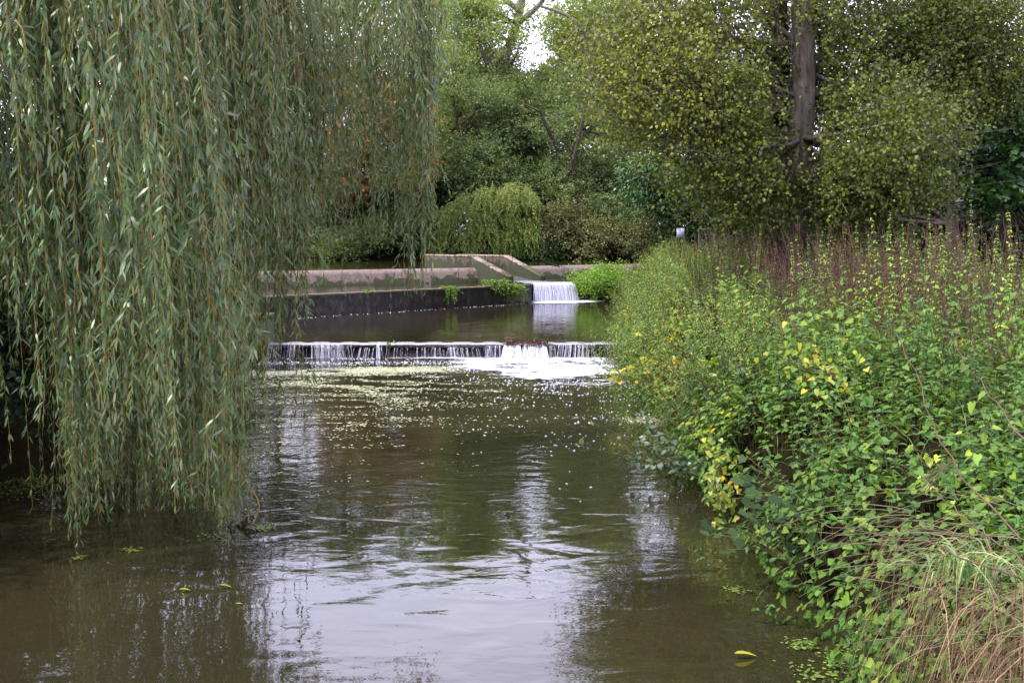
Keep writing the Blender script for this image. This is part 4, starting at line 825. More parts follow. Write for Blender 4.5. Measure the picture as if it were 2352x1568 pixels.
for (n, y0, y1, d0, d1, h0, h1) in ((420, 8, 16, 1.9, 7, 1.3, 1.85), (520, 15, 32, 2.4, 10, 1.2, 1.9)):
    Bp, d = rb(n, y0, y1, d0, d1, .8); n = len(Bp); patch = fbm(Bp[:, 0]*.6+70, Bp[:, 1]*.5, 3); k = patch > .42; Bp, d, patch = Bp[k], d[k], patch[k]; n = len(Bp)
    T, lf, _ = stems(Bp, U(h0, h1, n)*(.75+.5*patch), lean_river(d, .1, .5, .12), 16, 2, .075, .042, OVATE, .4, elev=(-25, 30), drop=.35, taper=(1.1, 1, .5), tone=(.2, 1.0), r=.005)
    nl.add(*lf); ns_.add(np.concatenate(T.V), T.F[4][0], 0)
NT = empty('nettle_bed', (3.5, 8, 1.1), None, None)
tag(NT, 'dense bed of green stinging nettles covering the right bank', 'nettles', kind='stuff')
nl.build('leaves', M['nettle'], NT); ns_.build('stems', M['stalkgreen'], NT)
# --- closed leafy mounds: nettle tops packed side by side over the billowing surface of the growth
def msurf(y, d):
    edge = 1-.75*np.exp(-((y-9.4)/.7)**2)*(d < 1.2)-.35*np.exp(-((y-14.8)/.6)**2)*(d < .9)
    bil = (fbm(d*1.1+3, y*.8+11, 3)-.5)*1.1+(fbm(d*3+8, y*3, 2)-.5)*.3
    H_ = np.interp(y, [3, 5, 9, 13, 22, 40], [1.15, 1.4, 1.5, 1.35, 1.2, 1.2])
    z = .18+H_*(1-np.exp(-(d+.5)/.5))*edge+bil*1.05*np.clip(d+.6, 0, 1)+np.clip(d-1, 0, 5)*.12
    return z+.12*(y > 14)
def mound(n, y0, y1, d0, d1, LL, acc, tmpl, k_, gate, off, lo, ratio=.6, cut=None, tone=(0., .75), zadd=0.):
    y = np.exp(U(math.log(y0), math.log(y1), n)); d = d0+(d1-d0)*U(0, 1, n)**1.4
    x = xr(y)+d; g_ = fbm(x*.75+off, y*.75, 3); k = (x < .56*y+1.2) & (g_ > gate) & ~(hollow(x, y) & (rng.random(n) < .85))
    if cut is not None: k &= cut(x, y, d)
    x, y, d, g_ = x[k], y[k], d[k], g_[k]; n = len(x)
    z = msurf(y, d)+zadd; e_ = .04; nx = -(msurf(y, d+e_)-msurf(y, d-e_))/(2*e_); ny = -(msurf(y+e_, d)-msurf(y-e_, d))/(2*e_)
    N_ = nrm(np.stack([np.clip(nx, -2, 2), np.clip(ny, -2, 2), np.ones(n)], -1)*np.array([1, 1, 1.3])+rvec(n)*.25)
    P = np.stack([x, y, z], -1)-N_*U(0, lo, n)[:, None]
    ref = rvec(n); a1 = nrm(np.cross(N_, ref)); a2 = np.cross(N_, a1)
    vb = U(tone[0], tone[1], n)+(g_-.5)*.8
    for j in range(k_):
        an = j*PI/2*1.0+(j//4)*.78+U(-.25, .25, n); el = np.radians(8-16*(j//2)+U(-12, 12, n)); o = a1*np.cos(an)[:, None]+a2*np.sin(an)[:, None]
        dd = o*np.cos(el)[:, None]+N_*np.sin(el)[:, None]; L_ = LL*(.55+.22*(j//2))*U(.75, 1.2, n); q = P-N_*(.035*(j//2))
        acc.add(*leaves(q, dd, N_+rvec(n)*.3, L_, L_*ratio, tmpl, vb+U(-.12, .12, n)))
ct = lambda x, y, d: ~((y < 5.0) & (x > 2.0)) & ~((y < 4.4))
mound(6800, 4.3, 12.5, -.42, 3.8, .1, nl, OVATE, 6, .36, 0, .13, cut=ct, tone=(.1, .8))
mound(2600, 4.3, 12.5, -.42, 3.6, .075, nl, OVATE, 4, .2, 0, .6, tone=(-.3, .3), cut=ct)  # lower tier toned darker: shade of the gaps put into leaf colour
mound(5200, 11, 24, -.4, 4.2, .1, nl, OVATE, 5, .38, 20, .3)
mound(1600, 20, 42, -.4, 3.0, .12, nl, OVATE, 5, .45, 20, .3)
# --- a surface skin of bindweed and bramble leaves draped over the growth
vl = Acc(); vs = Acc()
for (n, y0, y1, d0, d1, h0, h1, LL) in ((1500, 4.2, 12, -.25, 4, .4, 1.0, .075), (6000, 9, 30, -.3, 8, .4, 1.35, .095), (3000, 24, 42, -.2, 8, .4, 1.2, .11)):
    Bp, d = rb(n, y0, y1, d0, d1, 1.1); n = len(Bp); patch = fbm(Bp[:, 0]*.9+40, Bp[:, 1]*.9, 3)
    k = (patch > .46) | (rng.random(n) < .12); Bp, d, patch = Bp[k], d[k], patch[k]; n = len(Bp)
    far = (Bp[:, 1] > 10.5) & (d > 1.6); k = ~far | (rng.random(n) < .38); Bp, d, patch, far = Bp[k], d[k], patch[k], far[k]; n = len(Bp)
    hh = np.clip(.35+d*.9, .1, 1)*U(h0, h1, n)*np.where(far & (rng.random(n) < .8), .75, 1); Bp[:, 2] += hh; Bp[:, 0] -= .35*np.exp(-np.maximum(d, 0)/.4)*U(0, 1, n)
    P0 = Bp; dd = rvec(n); dd[:, 2] = -np.abs(dd[:, 2])*.8; dd[:, 0] -= .4; dd[:, 1] -= .35; up_ = rvec(n)*.5+np.array([-.25, -.35, 1])
    vl.add(*leaves(P0, dd, up_, LL*U(.4, 1.25, n), LL*.8*U(.45, 1.1, n), HEART, patch*.9-.25+U(0, .5, n)))
    # trailing stems through neighbouring leaves
    q = rng.integers(0, n, n//5); e = P0[q]; s2 = np.linspace(0, 1, 5)[None, :, None]
    dv = rvec(len(q))*np.array([1, 1, .3])*U(.3, .9, len(q))[:, None]
    PP = e[:, None]+dv[:, None]*s2+np.array([0, 0, .12])*np.sin(PI*s2); vs.add(*tubes(PP, .0025, 3))
mound(1500, 4.7, 13, -.4, 3.4, .085, vl, HEART, 3, .5, 55, .1, .85, tone=(-.2, .55), zadd=.03, cut=ct)
mound(4600, 11, 26, -.4, 5, .105, vl, HEART, 3, .4, 75, .3, .85, tone=(0, .9), zadd=.05)
BW = empty('bindweed', (4, 9, 1.3), None, None)
tag(BW, 'tangle of yellow green heart shaped bindweed leaves climbing over the right bank', 'bindweed', kind='stuff')
vl.build('leaves', M['bindweed'], BW); vs.build('stems', M['stalkgreen'], BW)
# --- willowherb leaning over the water, fine leaves
hl, hs = Acc(), Acc()
for (n, y0, y1, d0, d1, h0, h1, am) in ((430, 12, 24, -.05, 1.5, .8, 1.4, .9), (700, 22, 38, -.1, 3.2, .8, 1.45, .55), (420, 36, 44, -.1, 4, .7, 1.2, .3), (240, 13, 32, 1.5, 8, 1.1, 1.8, .1)):
    Bp, d = rb(n, y0, y1, d0, d1, 1); n = len(Bp)
    T, lf, P = stems(Bp, U(h0, h1, n), lean_river(d, am, 1.0, .12), 24, 2, .075, .022, WILLOW, .12, elev=(20, 60), yaw90=False, taper=(.8, 1, .6), tone=(-.1, .85), r=.005)
    hl.add(*lf); hs.add(np.concatenate(T.V), T.F[4][0], 0)
WH = empty('willowherb', (3.4, 22, 1.3), None, None)
tag(WH, 'slender light green willowherb stems leaning out over the pool from the right bank', 'willowherb', kind='stuff')
hl.build('leaves', M['herb'], WH); hs.build('stems', M['stalk'], WH)
# --- dead stalks: dark purple brown forest of stems with seed heads
dl_, ds_ = Acc(), Acc()
def deadzone(n, y0, y1, d0, d1, h0, h1, seed=.5, gate=.4, off=0):
    Bp, d = rb(n, y0, y1, d0, d1, 1); n = len(Bp); patch = fbm(Bp[:, 0]*.5+off, Bp[:, 1]*.35+7, 3); k = patch > gate; Bp, d = Bp[k], d[k]; n = len(Bp)
    H = U(h0, h1, n); ln = rng.normal(size=(n, 2))*.12; ln[:, 0] -= .08
    S = 6; s = np.linspace(0, 1, S); P = Bp[:, None]+np.zeros((n, S, 3)); P[..., 2] += H[:, None]*s; P[..., :2] += ln[:, None]*(s[None, :, None]**1.5)*H[:, None, None]
    P[..., :2] += rng.normal(size=(n, S, 2))*.03; kk_ = rng.random(n) < .18; P[kk_, 4:, 2] -= U(.1, .5, (kk_.sum(), 1)); P[kk_, 4:, :2] += rng.normal(size=(kk_.sum(), 1, 2))*.2
    ds_.add(*tubes(P, np.linspace(.006, .0025, S)[None]*U(.7, 1.5, n)[:, None], 3))
    # side twigs, steeply rising
    m = 7; u = U(.35, .95, (n, m)); f = u*(S-1); i = f.astype(int); f = (f-i)[..., None]; ar = np.arange(n)[:, None]
    o = (P[ar, i]*(1-f)+P[ar, i+1]*f).reshape(-1, 3); dv = rvec(n*m)*np.array([1, 1, .3]); dv[:, 2] = 1.4; dv = nrm(dv)*U(.12, .4, n*m)[:, None]*(1.2-u.ravel())[:, None]*1.2
    Q = np.stack([o, o+dv*.5+(0, 0, -.01), o+dv], 1); ds_.add(*tubes(Q, np.array([.003, .0022, .0012])[None], 3))
    # seeds along the side twigs and the tip
    has = np.repeat(rng.random(n) < seed, m); Qs = Q[has]; q = 7
    if len(Qs):
        g = U(.3, 1.05, (len(Qs), q, 1)); pos = (Qs[:, None, 0]+(Qs[:, None, 2]-Qs[:, None, 0])*g).reshape(-1, 3)+rng.normal(size=(len(Qs)*q, 3))*.008
        dl_.add(*leaves(pos, rvec(len(pos))+(0, 0, .4), rvec(len(pos)), U(.014, .032, len(pos)), U(.008, .016, len(pos)), DIA))
deadzone(900, 13, 34, 1.8, 6.5, 1.2, 2.0, .75, .44)
deadzone(620, 9, 18, 2.0, 7, 1.0, 1.5, .12, .46, 60)
deadzone(420, 15, 30, 2.6, 6.5, 1.4, 2.05, .7, .42, 90)
deadzone(200, 12, 22, .2, 1.8, .9, 1.3, .1, .3, 20)
DS = empty('dead_stalks', (7, 18, 1.4), None, None)
tag(DS, 'thicket of dead purple brown stalks with seed heads standing behind the nettles', 'dead stalks', kind='stuff')
ds_.build('stems', M['stalk'], DS); dl_.build('seed_heads', M['seed'], DS)
# --- tall single nettles that stand above the thicket
TP = [(1655, 470, 22), (1600, 545, 25), (1515, 540, 28), (1740, 500, 21), (1885, 520, 18), (2040, 480, 17), (2130, 470, 16), (2225, 450, 15), (2290, 480, 14), (2330, 470, 13), (1965, 500, 19), (1820, 545, 19), (2180, 500, 14), (2085, 520, 15), (1568, 590, 30), (1690, 540, 23)]
where = ['left of the poplar trunk in front of the laurel', 'right beside the white sign', 'before the grey brown bush', 'a little left of the poplar foot', 'just right of the poplar foot', 'under the poplar branch tips', 'left of the black yew trunk', 'just right of the black yew trunk', 'between yew and frame edge', 'nearest the right frame edge',
         'halfway between poplar foot and yew trunk', 'immediately before the poplar foot', 'in front of the black yew trunk', 'low one beneath the poplar branch tips', 'shortest and farthest one left of the sign', 'between the sign and the poplar foot']
for (px, py, d), w in zip(TP, where):
    t = pd(px, py, d); g = gz(t[0], t[1]); e = empty('tall_nettle', (t[0], t[1], g), 'tall single flowering nettle '+w, 'nettle plant', 'tall nettles above the thicket')
    T, lf, _ = stems(np.array([[t[0], t[1], g-.05]]), np.array([t[2]-g]), rng.normal(size=(1, 2))*.03, 26, 4, .075, .03, OVATE, .3, elev=(-30, 20), drop=.4, taper=(1.1, 1, .5), tone=(.2, .9), r=.007)
    Acc().add(*lf).build('leaves', M['herb'], e); T.build('stem', M['stalkgreen'], e)
# --- grasses
def grass(base, H, lean, W, S=6, v=None, arch=.5):
    n = len(base); s = np.linspace(0, 1, S); P = np.zeros((n, S, 3))+base[:, None]
    P[..., 2] += H[:, None]*(s[None]-arch*s[None]**2.6); P[..., :2] += lean[:, None]*(s[None, :, None]**1.7)*H[:, None, None]
    side = nrm(np.cross(np.concatenate([lean, np.full((n, 1), .01)], 1), np.array([0, 0, 1.]))+rvec(n)*.4)
    return ribbons(P, W*np.interp(s, [0, .3, 1], [.7, 1, .1])[None]*U(.6, 1.3, n)[:, None], side, v)
ga = Acc()
Bp, d = rb(2200, 20, 44, -.1, 4); ga.add(*grass(Bp, U(.5, 1.2, len(Bp)), lean_river(d, .5, 1, .25), .014))
Bp, d = rb(900, 8, 22, -.1, 3); ga.add(*grass(Bp, U(.5, 1.1, len(Bp)), lean_river(d, .6, 1, .3), .01))
x = U(-9, -6.4, 1500); y = U(25.2, 33, 1500); k = x < xl(y)-.05; Bp = np.stack([x, y, gzv(x, y)], -1)[k]; ga.add(*grass(Bp, U(.3, .8, len(Bp)), rng.normal(size=(len(Bp), 2))*.3, .014))
tag(ga.build('grass', M['grass']), kind='stuff', label='long green grass growing among the weeds on both banks')
x = U(-10, -6.3, 500); y = U(25.5, 34, 500); k = x < xl(y); Bp = np.stack([x, y, gzv(x, y)], -1)[k]
T, lf, _ = stems(Bp, U(.4, 1.0, len(Bp)), rng.normal(size=(len(Bp), 2))*.12, 12, 3, .07, .035, OVATE, .1, tone=(.1, .9))
WL = empty('weeds', (-7.5, 27, 1.3), None, None); tag(WL, 'light green weeds behind the left pier', 'weeds', kind='stuff')
Acc().add(*lf).build('leaves', M['lime'], WL); T.build('stems', M['stalkgreen'], WL)
x = U(-6.75, -6.15, 160); y = U(20, 24.3, 160); Bp = np.stack([x, y, np.maximum(gzv(x, y), .05)], -1)
T, lf, _ = stems(Bp, U(.4, .9, 160), np.stack([U(-.1, .5, 160), U(-.3, .3, 160)], -1), 10, 3, .08, .04, OVATE, .1, tone=(0, .6))
WL = empty('weeds', (-6.4, 22, .6), None, None); tag(WL, 'dark green weeds at the foot of the left pier', 'weeds', kind='stuff')
Acc().add(*lf).build('leaves', M['nettle'], WL); T.build('stems', M['stalkgreen'], WL)
# --- dry hay and green tuft, lower right corner
n = 900; c = np.stack([U(2.2, 3.0, n), U(3.5, 5.0, n)], -1); z = gzv(c[:, 0], c[:, 1]); z = np.maximum(z, .35+.75*np.clip((c[:, 0]-1.95)/.9, 0, 1)); Bp = np.stack([c[:, 0], c[:, 1], z], -1)
hy = grass(Bp, U(.25, .6, n), np.stack([rng.normal(size=n)*.6-.2, rng.normal(size=n)*.7], -1), .005, 7, arch=1.25)
n = 380; s = np.linspace(0, 1, 7); o = np.stack([U(2.05, 2.6, n), U(3.9, 5.3, n), U(1.0, 1.5, n)], -1); P = np.zeros((n, 7, 3))+o[:, None]
P[..., :2] += (np.stack([rng.normal(size=n)*.2-.22, rng.normal(size=n)*.2-.12], -1))[:, None]*(s[None, :, None]**.6); P[..., 2] -= (U(.3, .95, n))[:, None]*s[None]**1.6; P += np.cumsum(rng.normal(size=P.shape)*.008, 1)
hy2 = ribbons(P, .005*np.interp(s, [0, 1], [1, .4])[None], rvec(n)*np.array([1, 1, 0]))
tag(Acc().add(*hy).add(*hy2).build('dry_grass', M['hay']), kind='stuff', label='matted brown dry grass hanging over the bank in the lower right corner')
n = 60; P = np.zeros((n, 7, 3)); s = np.linspace(0, 1, 7); o = np.stack([U(2.3, 3.2, n), U(4.3, 6.0, n), U(1.1, 1.5, n)], -1); dv = np.stack([U(-1.3, -.4, n), U(-.5, .5, n), U(-.1, .35, n)], -1)*U(.5, 1, n)[:, None]
P = o[:, None]+dv[:, None]*s[None, :, None]+np.array([0, 0, -.35])*(s[None, :, None]**2)*U(.3, 1, n)[:, None, None]
V, F, v = tubes(P, np.linspace(.0035, .0012, 7)[None], 3)
tag(mesh('dry_stems', V, F, M['stalkpale']), kind='stuff', label='thin dry stems arching from the bank toward the water at lower right')
tc = pz(2220, 1330, 1.35); tf = empty('grass_tuft', tc, 'arching green grass tuft above the dry grass at lower right', 'grass tuft')
n = 70; B_ = tc+rng.normal(size=(n, 3))*np.array([.08, .08, .02]); an = U(0, 6.3, n)
Acc().add(*grass(B_, U(.22, .5, n), np.stack([np.cos(an), np.sin(an)], -1)*U(.3, 1.1, n)[:, None], .011, 8, arch=.9)).build('blades', M['grass'], tf)
# --- long bare brown stems crossing on the right
for (pts, lab) in (([(2352, 1010, 4.6), (2250, 880, 5.6), (2180, 770, 6.5)], 'dark bare bramble cane slanting up from the right frame edge'), ([(2352, 1240, 3.9), (2200, 1080, 4.6), (2120, 900, 5.4), (2060, 760, 6.4)], 'long thin brown cane rising through the nettles at the right'), ([(2340, 1330, 4.0), (2150, 1255, 4.4), (1980, 1225, 4.9), (1850, 1195, 5.4)], 'thin brown cane lying almost level over the nettles'), ([(2352, 1290, 3.8), (2230, 1200, 4.2), (2120, 1090, 4.8)], 'short dark cane crossing the bindweed near the right edge')):
    P = path([pd(*p) for p in pts], 14); P += rng.normal(size=P.shape)*.008
    tag(Acc().add(*tubes(P[None], np.linspace(.0045, .002, 14)[None], 5)).build('bare_cane', M['stalk']), lab, 'cane', 'bare canes on the right bank')
# --- alder sapling branch reaching over water
al = empty('alder_sapling', tuple(pz(1640, 1080, .2)), 'alder sapling with round grey green leaves reaching out over the river from the right bank', 'sapling')
bs = Acc(); bl = Acc(); root = pd(1660, 1090, 11.6)
ends = [(1345, 960, 12.4), (1335, 1025, 12.2), (1440, 930, 13), (1480, 1060, 11.6), (1500, 960, 12.6), (1560, 1000, 12), (1560, 1090, 11.4), (1610, 980, 12), (1520, 1010, 11.8), (1470, 985, 12.4)]
for e in ends:
    P = path([root, pd((1660+e[0])/2, min(1060, (1090+e[1])/2+12), (11.6+e[2])/2), pd(*e)], 14); bs.add(*tubes(P[None], np.linspace(.01, .002, 14)[None], 4))
    for k in range(26):
        u = U(.2, 1) if e[0] > 1400 else (U(.0, .75) if k > 2 else 1.); p = P[int(u*13)]; dv = rvec(1); dv[:, 2] = dv[:, 2]*.5-.1
        bs.add(*tubes(np.stack([p, p+dv[0]*.05, p+dv[0]*.1])[None], .0015, 3))
        bl.add(*leaves((p+dv[0]*.1)[None], dv, np.array([[0, -.4, 1.]])+rvec(1)*.5, U(.05, .085), U(.045, .07), HEART, U(0, .8) if u < 1 else np.ones(1)))
bs.build('branches', M['stalkgreen'], al); bl.build('leaves', M['greyleaf'], al)
# --- yellowing vines
def vine(name, label, pts, n, spread, L_, mat='yellowvine'):
    o = empty(name, tuple(pd(*pts[0])), label, 'vine'); P = path([pd(*p) for p in pts], 20); st = Acc(); lf_ = Acc()
    m = 8; Q = P[None]+np.cumsum(rng.normal(size=(m, 20, 3)), 1)*spread*.08; st.add(*tubes(Q, .0028, 4))
    q = Q.reshape(-1, 3)[rng.integers(0, m*20, n)]+rng.normal(size=(n, 3))*spread; d_ = rvec(n)+np.array([-.2, -.3, -.9]); u_ = rvec(n)*.6+np.array([-.3, -.8, .7])
    lf_.add(*leaves(q, d_, u_, L_*U(.6, 1.2, n), L_*.8*U(.6, 1.2, n), HEART)); st.build('stems', M['stalkgreen'], o); lf_.build('leaves', M[mat], o); return o
vine('yellow_vine', 'yellowing vine trailing left over the foam just below the weir', [(1600, 850, 16), (1520, 835, 16.5), (1460, 850, 17), (1415, 870, 17)], 130, .09, .085)
vine('yellow_vine', 'yellow and green vine hanging beside the mossy post', [(1560, 830, 15.5), (1540, 880, 15.3), (1525, 940, 15)], 90, .1, .08)
vine('yellow_vine', 'yellow green vine hanging down the bank beside the alder sapling', [(1640, 1020, 10.8), (1655, 1070, 10.6), (1650, 1120, 10.4), (1665, 1170, 10.2)], 170, .1, .065)
vine('yellow_vine', 'yellow leaved vine spread on top of the nettles above the butterbur', [(1800, 830, 10), (1880, 850, 9.5), (1960, 880, 9)], 80, .16, .065)
vine('dock_plant', 'large pale green crinkled dock leaves amid the nettles at right', [(2130, 1100, 6.4), (2180, 1060, 6.5), (2100, 1130, 6.3)], 30, .1, .06, 'nettle')
# --- butterbur, dull big lobed leaves low at the water
for (px, py, d, n, lab) in ((1700, 1130, 9.0, 16, 'dull dark maple shaped leaves low over the water, upper clump'), (1760, 1190, 8.2, 16, 'dull dark maple shaped leaves low over the water, middle clump'), (1690, 1250, 8.0, 9, 'dull dark maple shaped leaves nearest the water'), (1690, 910, 12.5, 9, 'pale grey green lobed leaves right of the mossy post'), (2010, 1410, 5.6, 7, 'single jagged dark nettle leaves in the shadow under the bank')):
    c = pd(px, py, d); o = empty('lobed_leaf_plant', tuple(c), lab, 'leafy plant', 'plants with large lobed leaves')
    c = c+np.array([.18, .1, 0]); q = c+rng.normal(size=(n, 3))*np.array([.17, .25, .17]); rt = c+np.array([.35, .1, -.25]); st = np.stack([np.broadcast_to(rt, q.shape), (q+rt)/2+(0, 0, .08), q], 1)
    Acc().add(*tubes(st, .004, 4)).build('stems', M['stalkgreen'], o)
    Acc().add(*leaves(q, rvec(n)*.6+np.array([-.8, -.5, -.2]), rvec(n)*.35+np.array([-.1, -.4, 1]), U(.08, .14, n), U(.08, .14, n), MAPLE)).build('leaves', M['greyleaf' if py < 1000 else 'butterbur'], o)
# --- mossy posts
for (px, py, d, h, lab) in ((1605, 905, 14.6, .62, 'short round post with bright green moss on top at the river edge'), (1640, 900, 14.9, .5, 'low mossy timber stub right behind the mossy post')):
    c = pd(px, py, d); zb = c[2]-h; o = empty('mossy_post', (c[0], c[1], zb), lab, 'post')
    P = np.array([[c[0], c[1], zb], [c[0]+.01, c[1], zb+h*.5], [c[0], c[1], c[2]-.02], [c[0], c[1], c[2]]]); V, F, v = tubes(P[None], np.array([.1, .095, .09, .02])[None], 12)
    mesh('post', V, F, M['darkbark'], o, smooth=False)
    q = np.stack([c[0]+rng.normal(size=900)*.05, c[1]+rng.normal(size=900)*.05, c[2]+U(-.02, .02, 900)], -1); q2 = np.stack([c[0]+.1*np.cos(np.linspace(0, 40, 900)), c[1]+.1*np.sin(np.linspace(0, 40, 900)), c[2]-np.abs(rng.normal(size=900))*.14], -1)
    Acc().add(*leaves(np.concatenate([q, q2]), rvec(1800)+(0, 0, .8), rvec(1800), .025, .012, DIA)).build('moss_cap', M['moss'], o)
# --- dead stump at the willow foot
c = pz(578, 1212, 0); o = empty('dead_stump', (c[0], c[1], -.2), 'black broken branch stump sticking out of the water at the tip of the willow curtain', 'stump')
a = Acc()
for q0, q1, q2, r0 in (((-.35, .2, -.2), (-.12, .06, .04), (.02, 0, .13), .035), ((-.2, .15, -.1), (-.05, .1, .05), (.05, .12, .08), .022), ((-.12, .05, 0), (-.02, -.02, .05), (.07, -.05, .03), .02), ((-.3, .1, -.1), (-.2, 0, .06), (-.16, -.03, .1), .018)):
    P = path([c+np.array(q0), c+np.array(q1), c+np.array(q2)], 12)+rng.normal(size=(12, 3))*.006; a.add(*tubes(P[None], r0*U(.6, 1.2, 12)[None]*np.linspace(1, .25, 12)[None], 7))
a.build('stump_wood', M['darkbark'], o)
P = path([c+(.02, 0, .05), c+(.08, .02, .25), c+(-.03, .02, .45), c+(-.15, .05, .6)], 8); Acc().add(*tubes(P[None], .006, 4)).build('twig', M['willow_twig'], o)
# --- algae clumps on the water
def algae(px, py, r, n, lab, z=.004, mat='algae'):
    c = pz(px, py, z); q = c+rng.normal(size=(n, 3))*np.array([r, r*.8, 0]); q[:, 2] = z+U(0, .012, n); s = U(.006, .018, n)
    a = Acc(); a.add(*discs(q, s, s*.3, U(0, 1, n), 5)); tag(a.build('floating_algae', M[mat]), lab, kind='stuff')
algae(600, 1212, .07, 160, 'bright green algae clump beside the black stump'); algae(500, 1232, .1, 60, 'green algae patch under the willow tips'); algae(300, 1262, .05, 40, 'small algae clump under the left willow tips'); algae(185, 1280, .04, 30, 'tiny algae clump leftmost under the willow tips')
algae(1840, 1480, .06, 100, 'algae hanging near the bank at lower right'); algae(1880, 1545, .1, 110, 'algae patch at the lower right near the frame bottom'); algae(1960, 1520, .14, 260, 'algae in the dark corner under the bank'); algae(1690, 1355, .06, 50, 'faint algae clump beside the butterbur')
algae(40, 1118, .35, 200, 'long green algae streak at the left waterline'); algae(90, 1105, .25, 160, 'second green algae streak at the left waterline'); algae(1480, 965, .2, 500, 'pale scum patch beneath the alder sapling', mat='duck')
# --- floating leaves
def fleaf(px, py, L_, yaw, mat, lab, t=WILLOW, W_=.35):
    c = pz(px, py, .012); d_ = np.array([[math.cos(yaw), math.sin(yaw), .0]]); V, F, v = leaves(c[None]-d_*L_/2, d_, np.array([[0, 0, 1.]]), L_, L_*W_, OVATE, np.array([.8]))
    V[:, 2] = .012+(V[:, 2]-V[:, 2].min())*.8; tag(mesh('floating_leaf', V, F, M[mat], attr=v), lab, 'leaf', 'leaves floating on the river')
fleaf(1713, 1507, .17, .1, 'yellowvine', 'large yellow brown leaf floating at the lower right', W_=.3)
fleaf(425, 1356, .1, .2, 'yellowvine', 'left one of two small yellow leaves on the dark water'); fleaf(518, 1348, .12, -.1, 'lime', 'right one of two small yellow green leaves on the dark water'); fleaf(550, 1387, .06, .3, 'yellowvine', 'tiny brownish leaf below the two yellow ones'); fleaf(1557, 1192, .06, .3, 'yellowvine', 'tiny pale leaf in the river left of the nettles')
# --- ferny tufts on the weir
def tuft(c, w, h, n, lab, mat='lime', L_=.06, hang=.6):
    o = empty('weir_tuft', tuple(c), lab, 'fern', 'green tufts rooted on the weir')
    q = c+rng.normal(size=(n, 3))*np.array([w, w*.35, .04])*.5; E = q+np.stack([rng.normal(size=n)*w*.5, -U(.02, .25, n), -U(0, 1, n)*h], -1); T_ = q+np.stack([rng.normal(size=n)*w*.3, rng.normal(size=n)*.05, U(.02, .18, n)], -1)
    s = np.linspace(0, 1, 5)[None, :, None]; P = q[:, None]*(1-s)**2+2*s*(1-s)*T_[:, None]+s*s*E[:, None]
    st = Acc(); st.add(*tubes(P, .004, 3)); m = 14; u = U(.2, 1, (n, m)); f = u*4*.999; i = f.astype(int); f = (f-i)[..., None]; pos = (P[np.arange(n)[:, None], i]*(1-f)+P[np.arange(n)[:, None], i+1]*f).reshape(-1, 3)
    st.build('stems', M['stalkgreen'], o); Acc().add(*leaves(pos, rvec(len(pos))+(0, -.3, -.2), rvec(len(pos))+(0, -.3, 1), L_*U(.6, 1.3, len(pos)), L_*.55, OVATE)).build('leaves', M[mat], o)
def onledge(px, off=-.02, z=1.08):
    t = (px-CX)/FPX; a_ = LA; b_ = LB; u = (t*a_[1]-a_[0])/((b_[0]-a_[0])-t*(b_[1]-a_[1])); p = a_+(b_-a_)*u; return np.array([p[0], p[1]+off, z])
tuft(onledge(1031), .28, .62, 60, 'narrow green fern tuft hanging down the black ledge wall')
tuft(onledge(1140, 0, 1.25), .5, .5, 70, 'leafy green tuft on top of the ledge wall below the sluice wall end'); tuft(onledge(1168), .42, .75, 110, 'larger green tuft hanging down the black ledge wall left of the cascade'); tuft(onledge(1190, -.02, .95), .3, .55, 50, 'yellow green trailing weed next to the large tuft')
tuft(onledge(845, .1, 1.08), .2, .05, 6, 'tiny bright weed on the ledge top at left'); tuft(np.array([CC[0]+1.6, CC[1]+.9, 1.4]), .35, .35, 16, 'small green weed growing on the right part of the rounded crest', L_=.05)
tuft(np.array([-3.0, YW-.12, .36]), .08, .1, 5, 'single small weed on the lip of the lower weir', L_=.04)
for (px, py, d, r, lab) in ((1345, 650, 40.8, .45, 'bright green cress bush right of the cascade'), (1385, 660, 40.3, .5, 'bright green bush reaching the foamy water right of the cascade'), (1400, 635, 41.5, .5, 'light green bush in front of the right crest')):
    c = pd(px, py, d); C = c+rvec(12)*r*np.array([1, .7, .7]); o = empty('waterside_plant', tuple(c-(0, 0, .4)), lab, 'plant', 'bright plants right of the cascade')
    lf, S = foliage(C, .3, 260, .085, .05, OVATE, sub=9, subr=.2, up=1.0, droop=.2); Acc().add(*lf).build('leaves', M['lime'], o)
    Acc().add(*tubes(np.stack([np.broadcast_to(c-(0, 0, .5), (60, 3)), (S[:60]+c)/2, S[:60]], 1), .006, 3)).build('stems', M['stalkgreen'], o)
# stick caught on the right crest
P = path([pd(1285, 612, 43.3), pd(1262, 606, 43), pd(1247, 598, 42.8), pd(1240, 596, 42.6)], 8); tag(Acc().add(*tubes(P[None], .035, 5)).build('driftwood_stick', M['darkbark']), 'dark stick lodged on the rounded crest right of the sluice', 'stick')
# --- white notice and railing under the laurel
c = pd(1563, 535, 36.5); o = empty('notice_sign', (c[0], c[1], gz(c[0], c[1])), 'small white notice board under the laurel', 'sign')
Acc().add(*box(c[0]-.14, c[0]+.14, c[1]-.01, c[1]+.01, c[2]-.17, c[2]+.17)).build('board', emptymat('white_board', (.45, .45, .52), .5), o)
Acc().add(*box(c[0]-.03, c[0]+.03, c[1]+.012, c[1]+.06, gz(c[0], c[1])-.1, c[2]+.15)).build('post', M['darkbark'], o)
c = pd(1630, 533, 36); g0 = gz(c[0], c[1]); o = empty('metal_railing', (c[0], c[1], g0), 'dark metal mesh railing half hidden under the laurel', 'railing')
met = emptymat('dark_metal', (.02, .02, .022), .5); top = c[2]+.12
Acc().add(*box(c[0]-.4, c[0]+.7, c[1]-.02, c[1]+.02, top-.04, top)).build('top_rail', met, o)
for dx in (-.38, .15, .68): Acc().add(*box(c[0]+dx-.02, c[0]+dx+.02, c[1]-.018, c[1]+.018, g0-.1, top-.042)).build('post', met, o)
a = Acc()
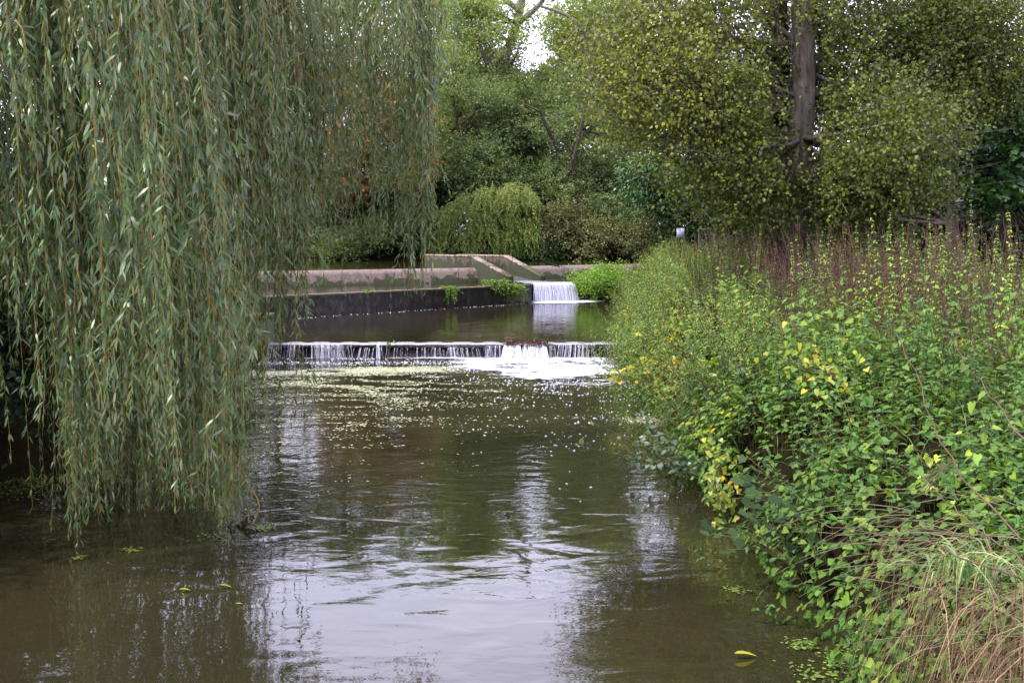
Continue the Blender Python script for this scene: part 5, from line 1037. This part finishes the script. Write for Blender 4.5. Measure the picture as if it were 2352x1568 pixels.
for k in range(22): a.add(*box(c[0]-.36, c[0]+.66, c[1]-.004, c[1]+.004, g0+.1+k*.05, g0+.108+k*.05)) if g0+.1+k*.05 < top-.06 else None
for k in range(20): a.add(*box(c[0]-.35+k*.05, c[0]-.342+k*.05, c[1]-.012, c[1]-.005, g0+.05, top-.05))
a.build('mesh_panel', met, o)
# ---------------------------------------------------------------- light
w = bpy.data.worlds.new('World'); SC.world = w; w.use_nodes = True; N = w.node_tree.nodes; L = w.node_tree.links; N.clear()
SUN_EL, SUN_AZ = R(56), R(252)      # azimuth clockwise from +y
sky = nd(N, 'ShaderNodeTexSky', sky_type='NISHITA', sun_disc=False, sun_elevation=SUN_EL, sun_rotation=SUN_AZ)
tc_ = nd(N, 'ShaderNodeTexCoord'); mp = nd(N, 'ShaderNodeMapping'); mp.inputs['Scale'].default_value = (1, 1, 2.2); L.new(tc_.outputs['Generated'], mp.inputs[0])
no = nd(N, 'ShaderNodeTexNoise', Scale=2.2, Detail=5.0, Roughness=.55); L.new(mp.outputs[0], no.inputs['Vector'])
rc = ramp(N, [(.3, (22, 24, 33)), (.5, (30, 31, 38)), (.7, (40, 40, 44))]); 
rc = ramp(N, [(.3, (.6, .6, .86)), (.5, (.8, .78, 1.06)), (.7, (1.03, 1.0, 1.18))]); L.new(no.outputs['Fac'], rc.inputs[0])
sc_ = nd(N, 'ShaderNodeMix', data_type='RGBA', blend_type='MULTIPLY'); sc_.inputs[0].default_value = 1; sc_.inputs[7].default_value = (26, 26, 26, 1); L.new(rc.outputs[0], sc_.inputs[6])
mx = nd(N, 'ShaderNodeMix', data_type='RGBA'); mx.inputs[0].default_value = .88; L.new(sky.outputs[0], mx.inputs[6]); L.new(sc_.outputs[2], mx.inputs[7])
bg = nd(N, 'ShaderNodeBackground', Strength=.1); L.new(mx.outputs[2], bg.inputs[0]); wo = N.new('ShaderNodeOutputWorld'); L.new(bg.outputs[0], wo.inputs[0])
sl = bpy.data.lights.new('sun', 'SUN'); so = bpy.data.objects.new('sun', sl); COL.objects.link(so); sl.energy = 5.0; sl.angle = R(2); sl.color = (1, .95, .87)
from mathutils import Vector
dvec = Vector((math.sin(SUN_AZ)*math.cos(SUN_EL), math.cos(SUN_AZ)*math.cos(SUN_EL), math.sin(SUN_EL)))
so.rotation_euler = dvec.to_track_quat('Z', 'Y').to_euler()
SC.view_settings.view_transform = 'Standard'; SC.view_settings.look = 'None'; SC.view_settings.exposure = .58; SC.view_settings.gamma = 1
c_ = SC.cycles; c_.max_bounces = 6; c_.diffuse_bounces = 2; c_.glossy_bounces = 3; c_.transmission_bounces = 4; c_.transparent_max_bounces = 12
c_.caustics_reflective = False; c_.caustics_refractive = False; c_.use_denoising = True; c_.use_adaptive_sampling = True; c_.adaptive_threshold = .02
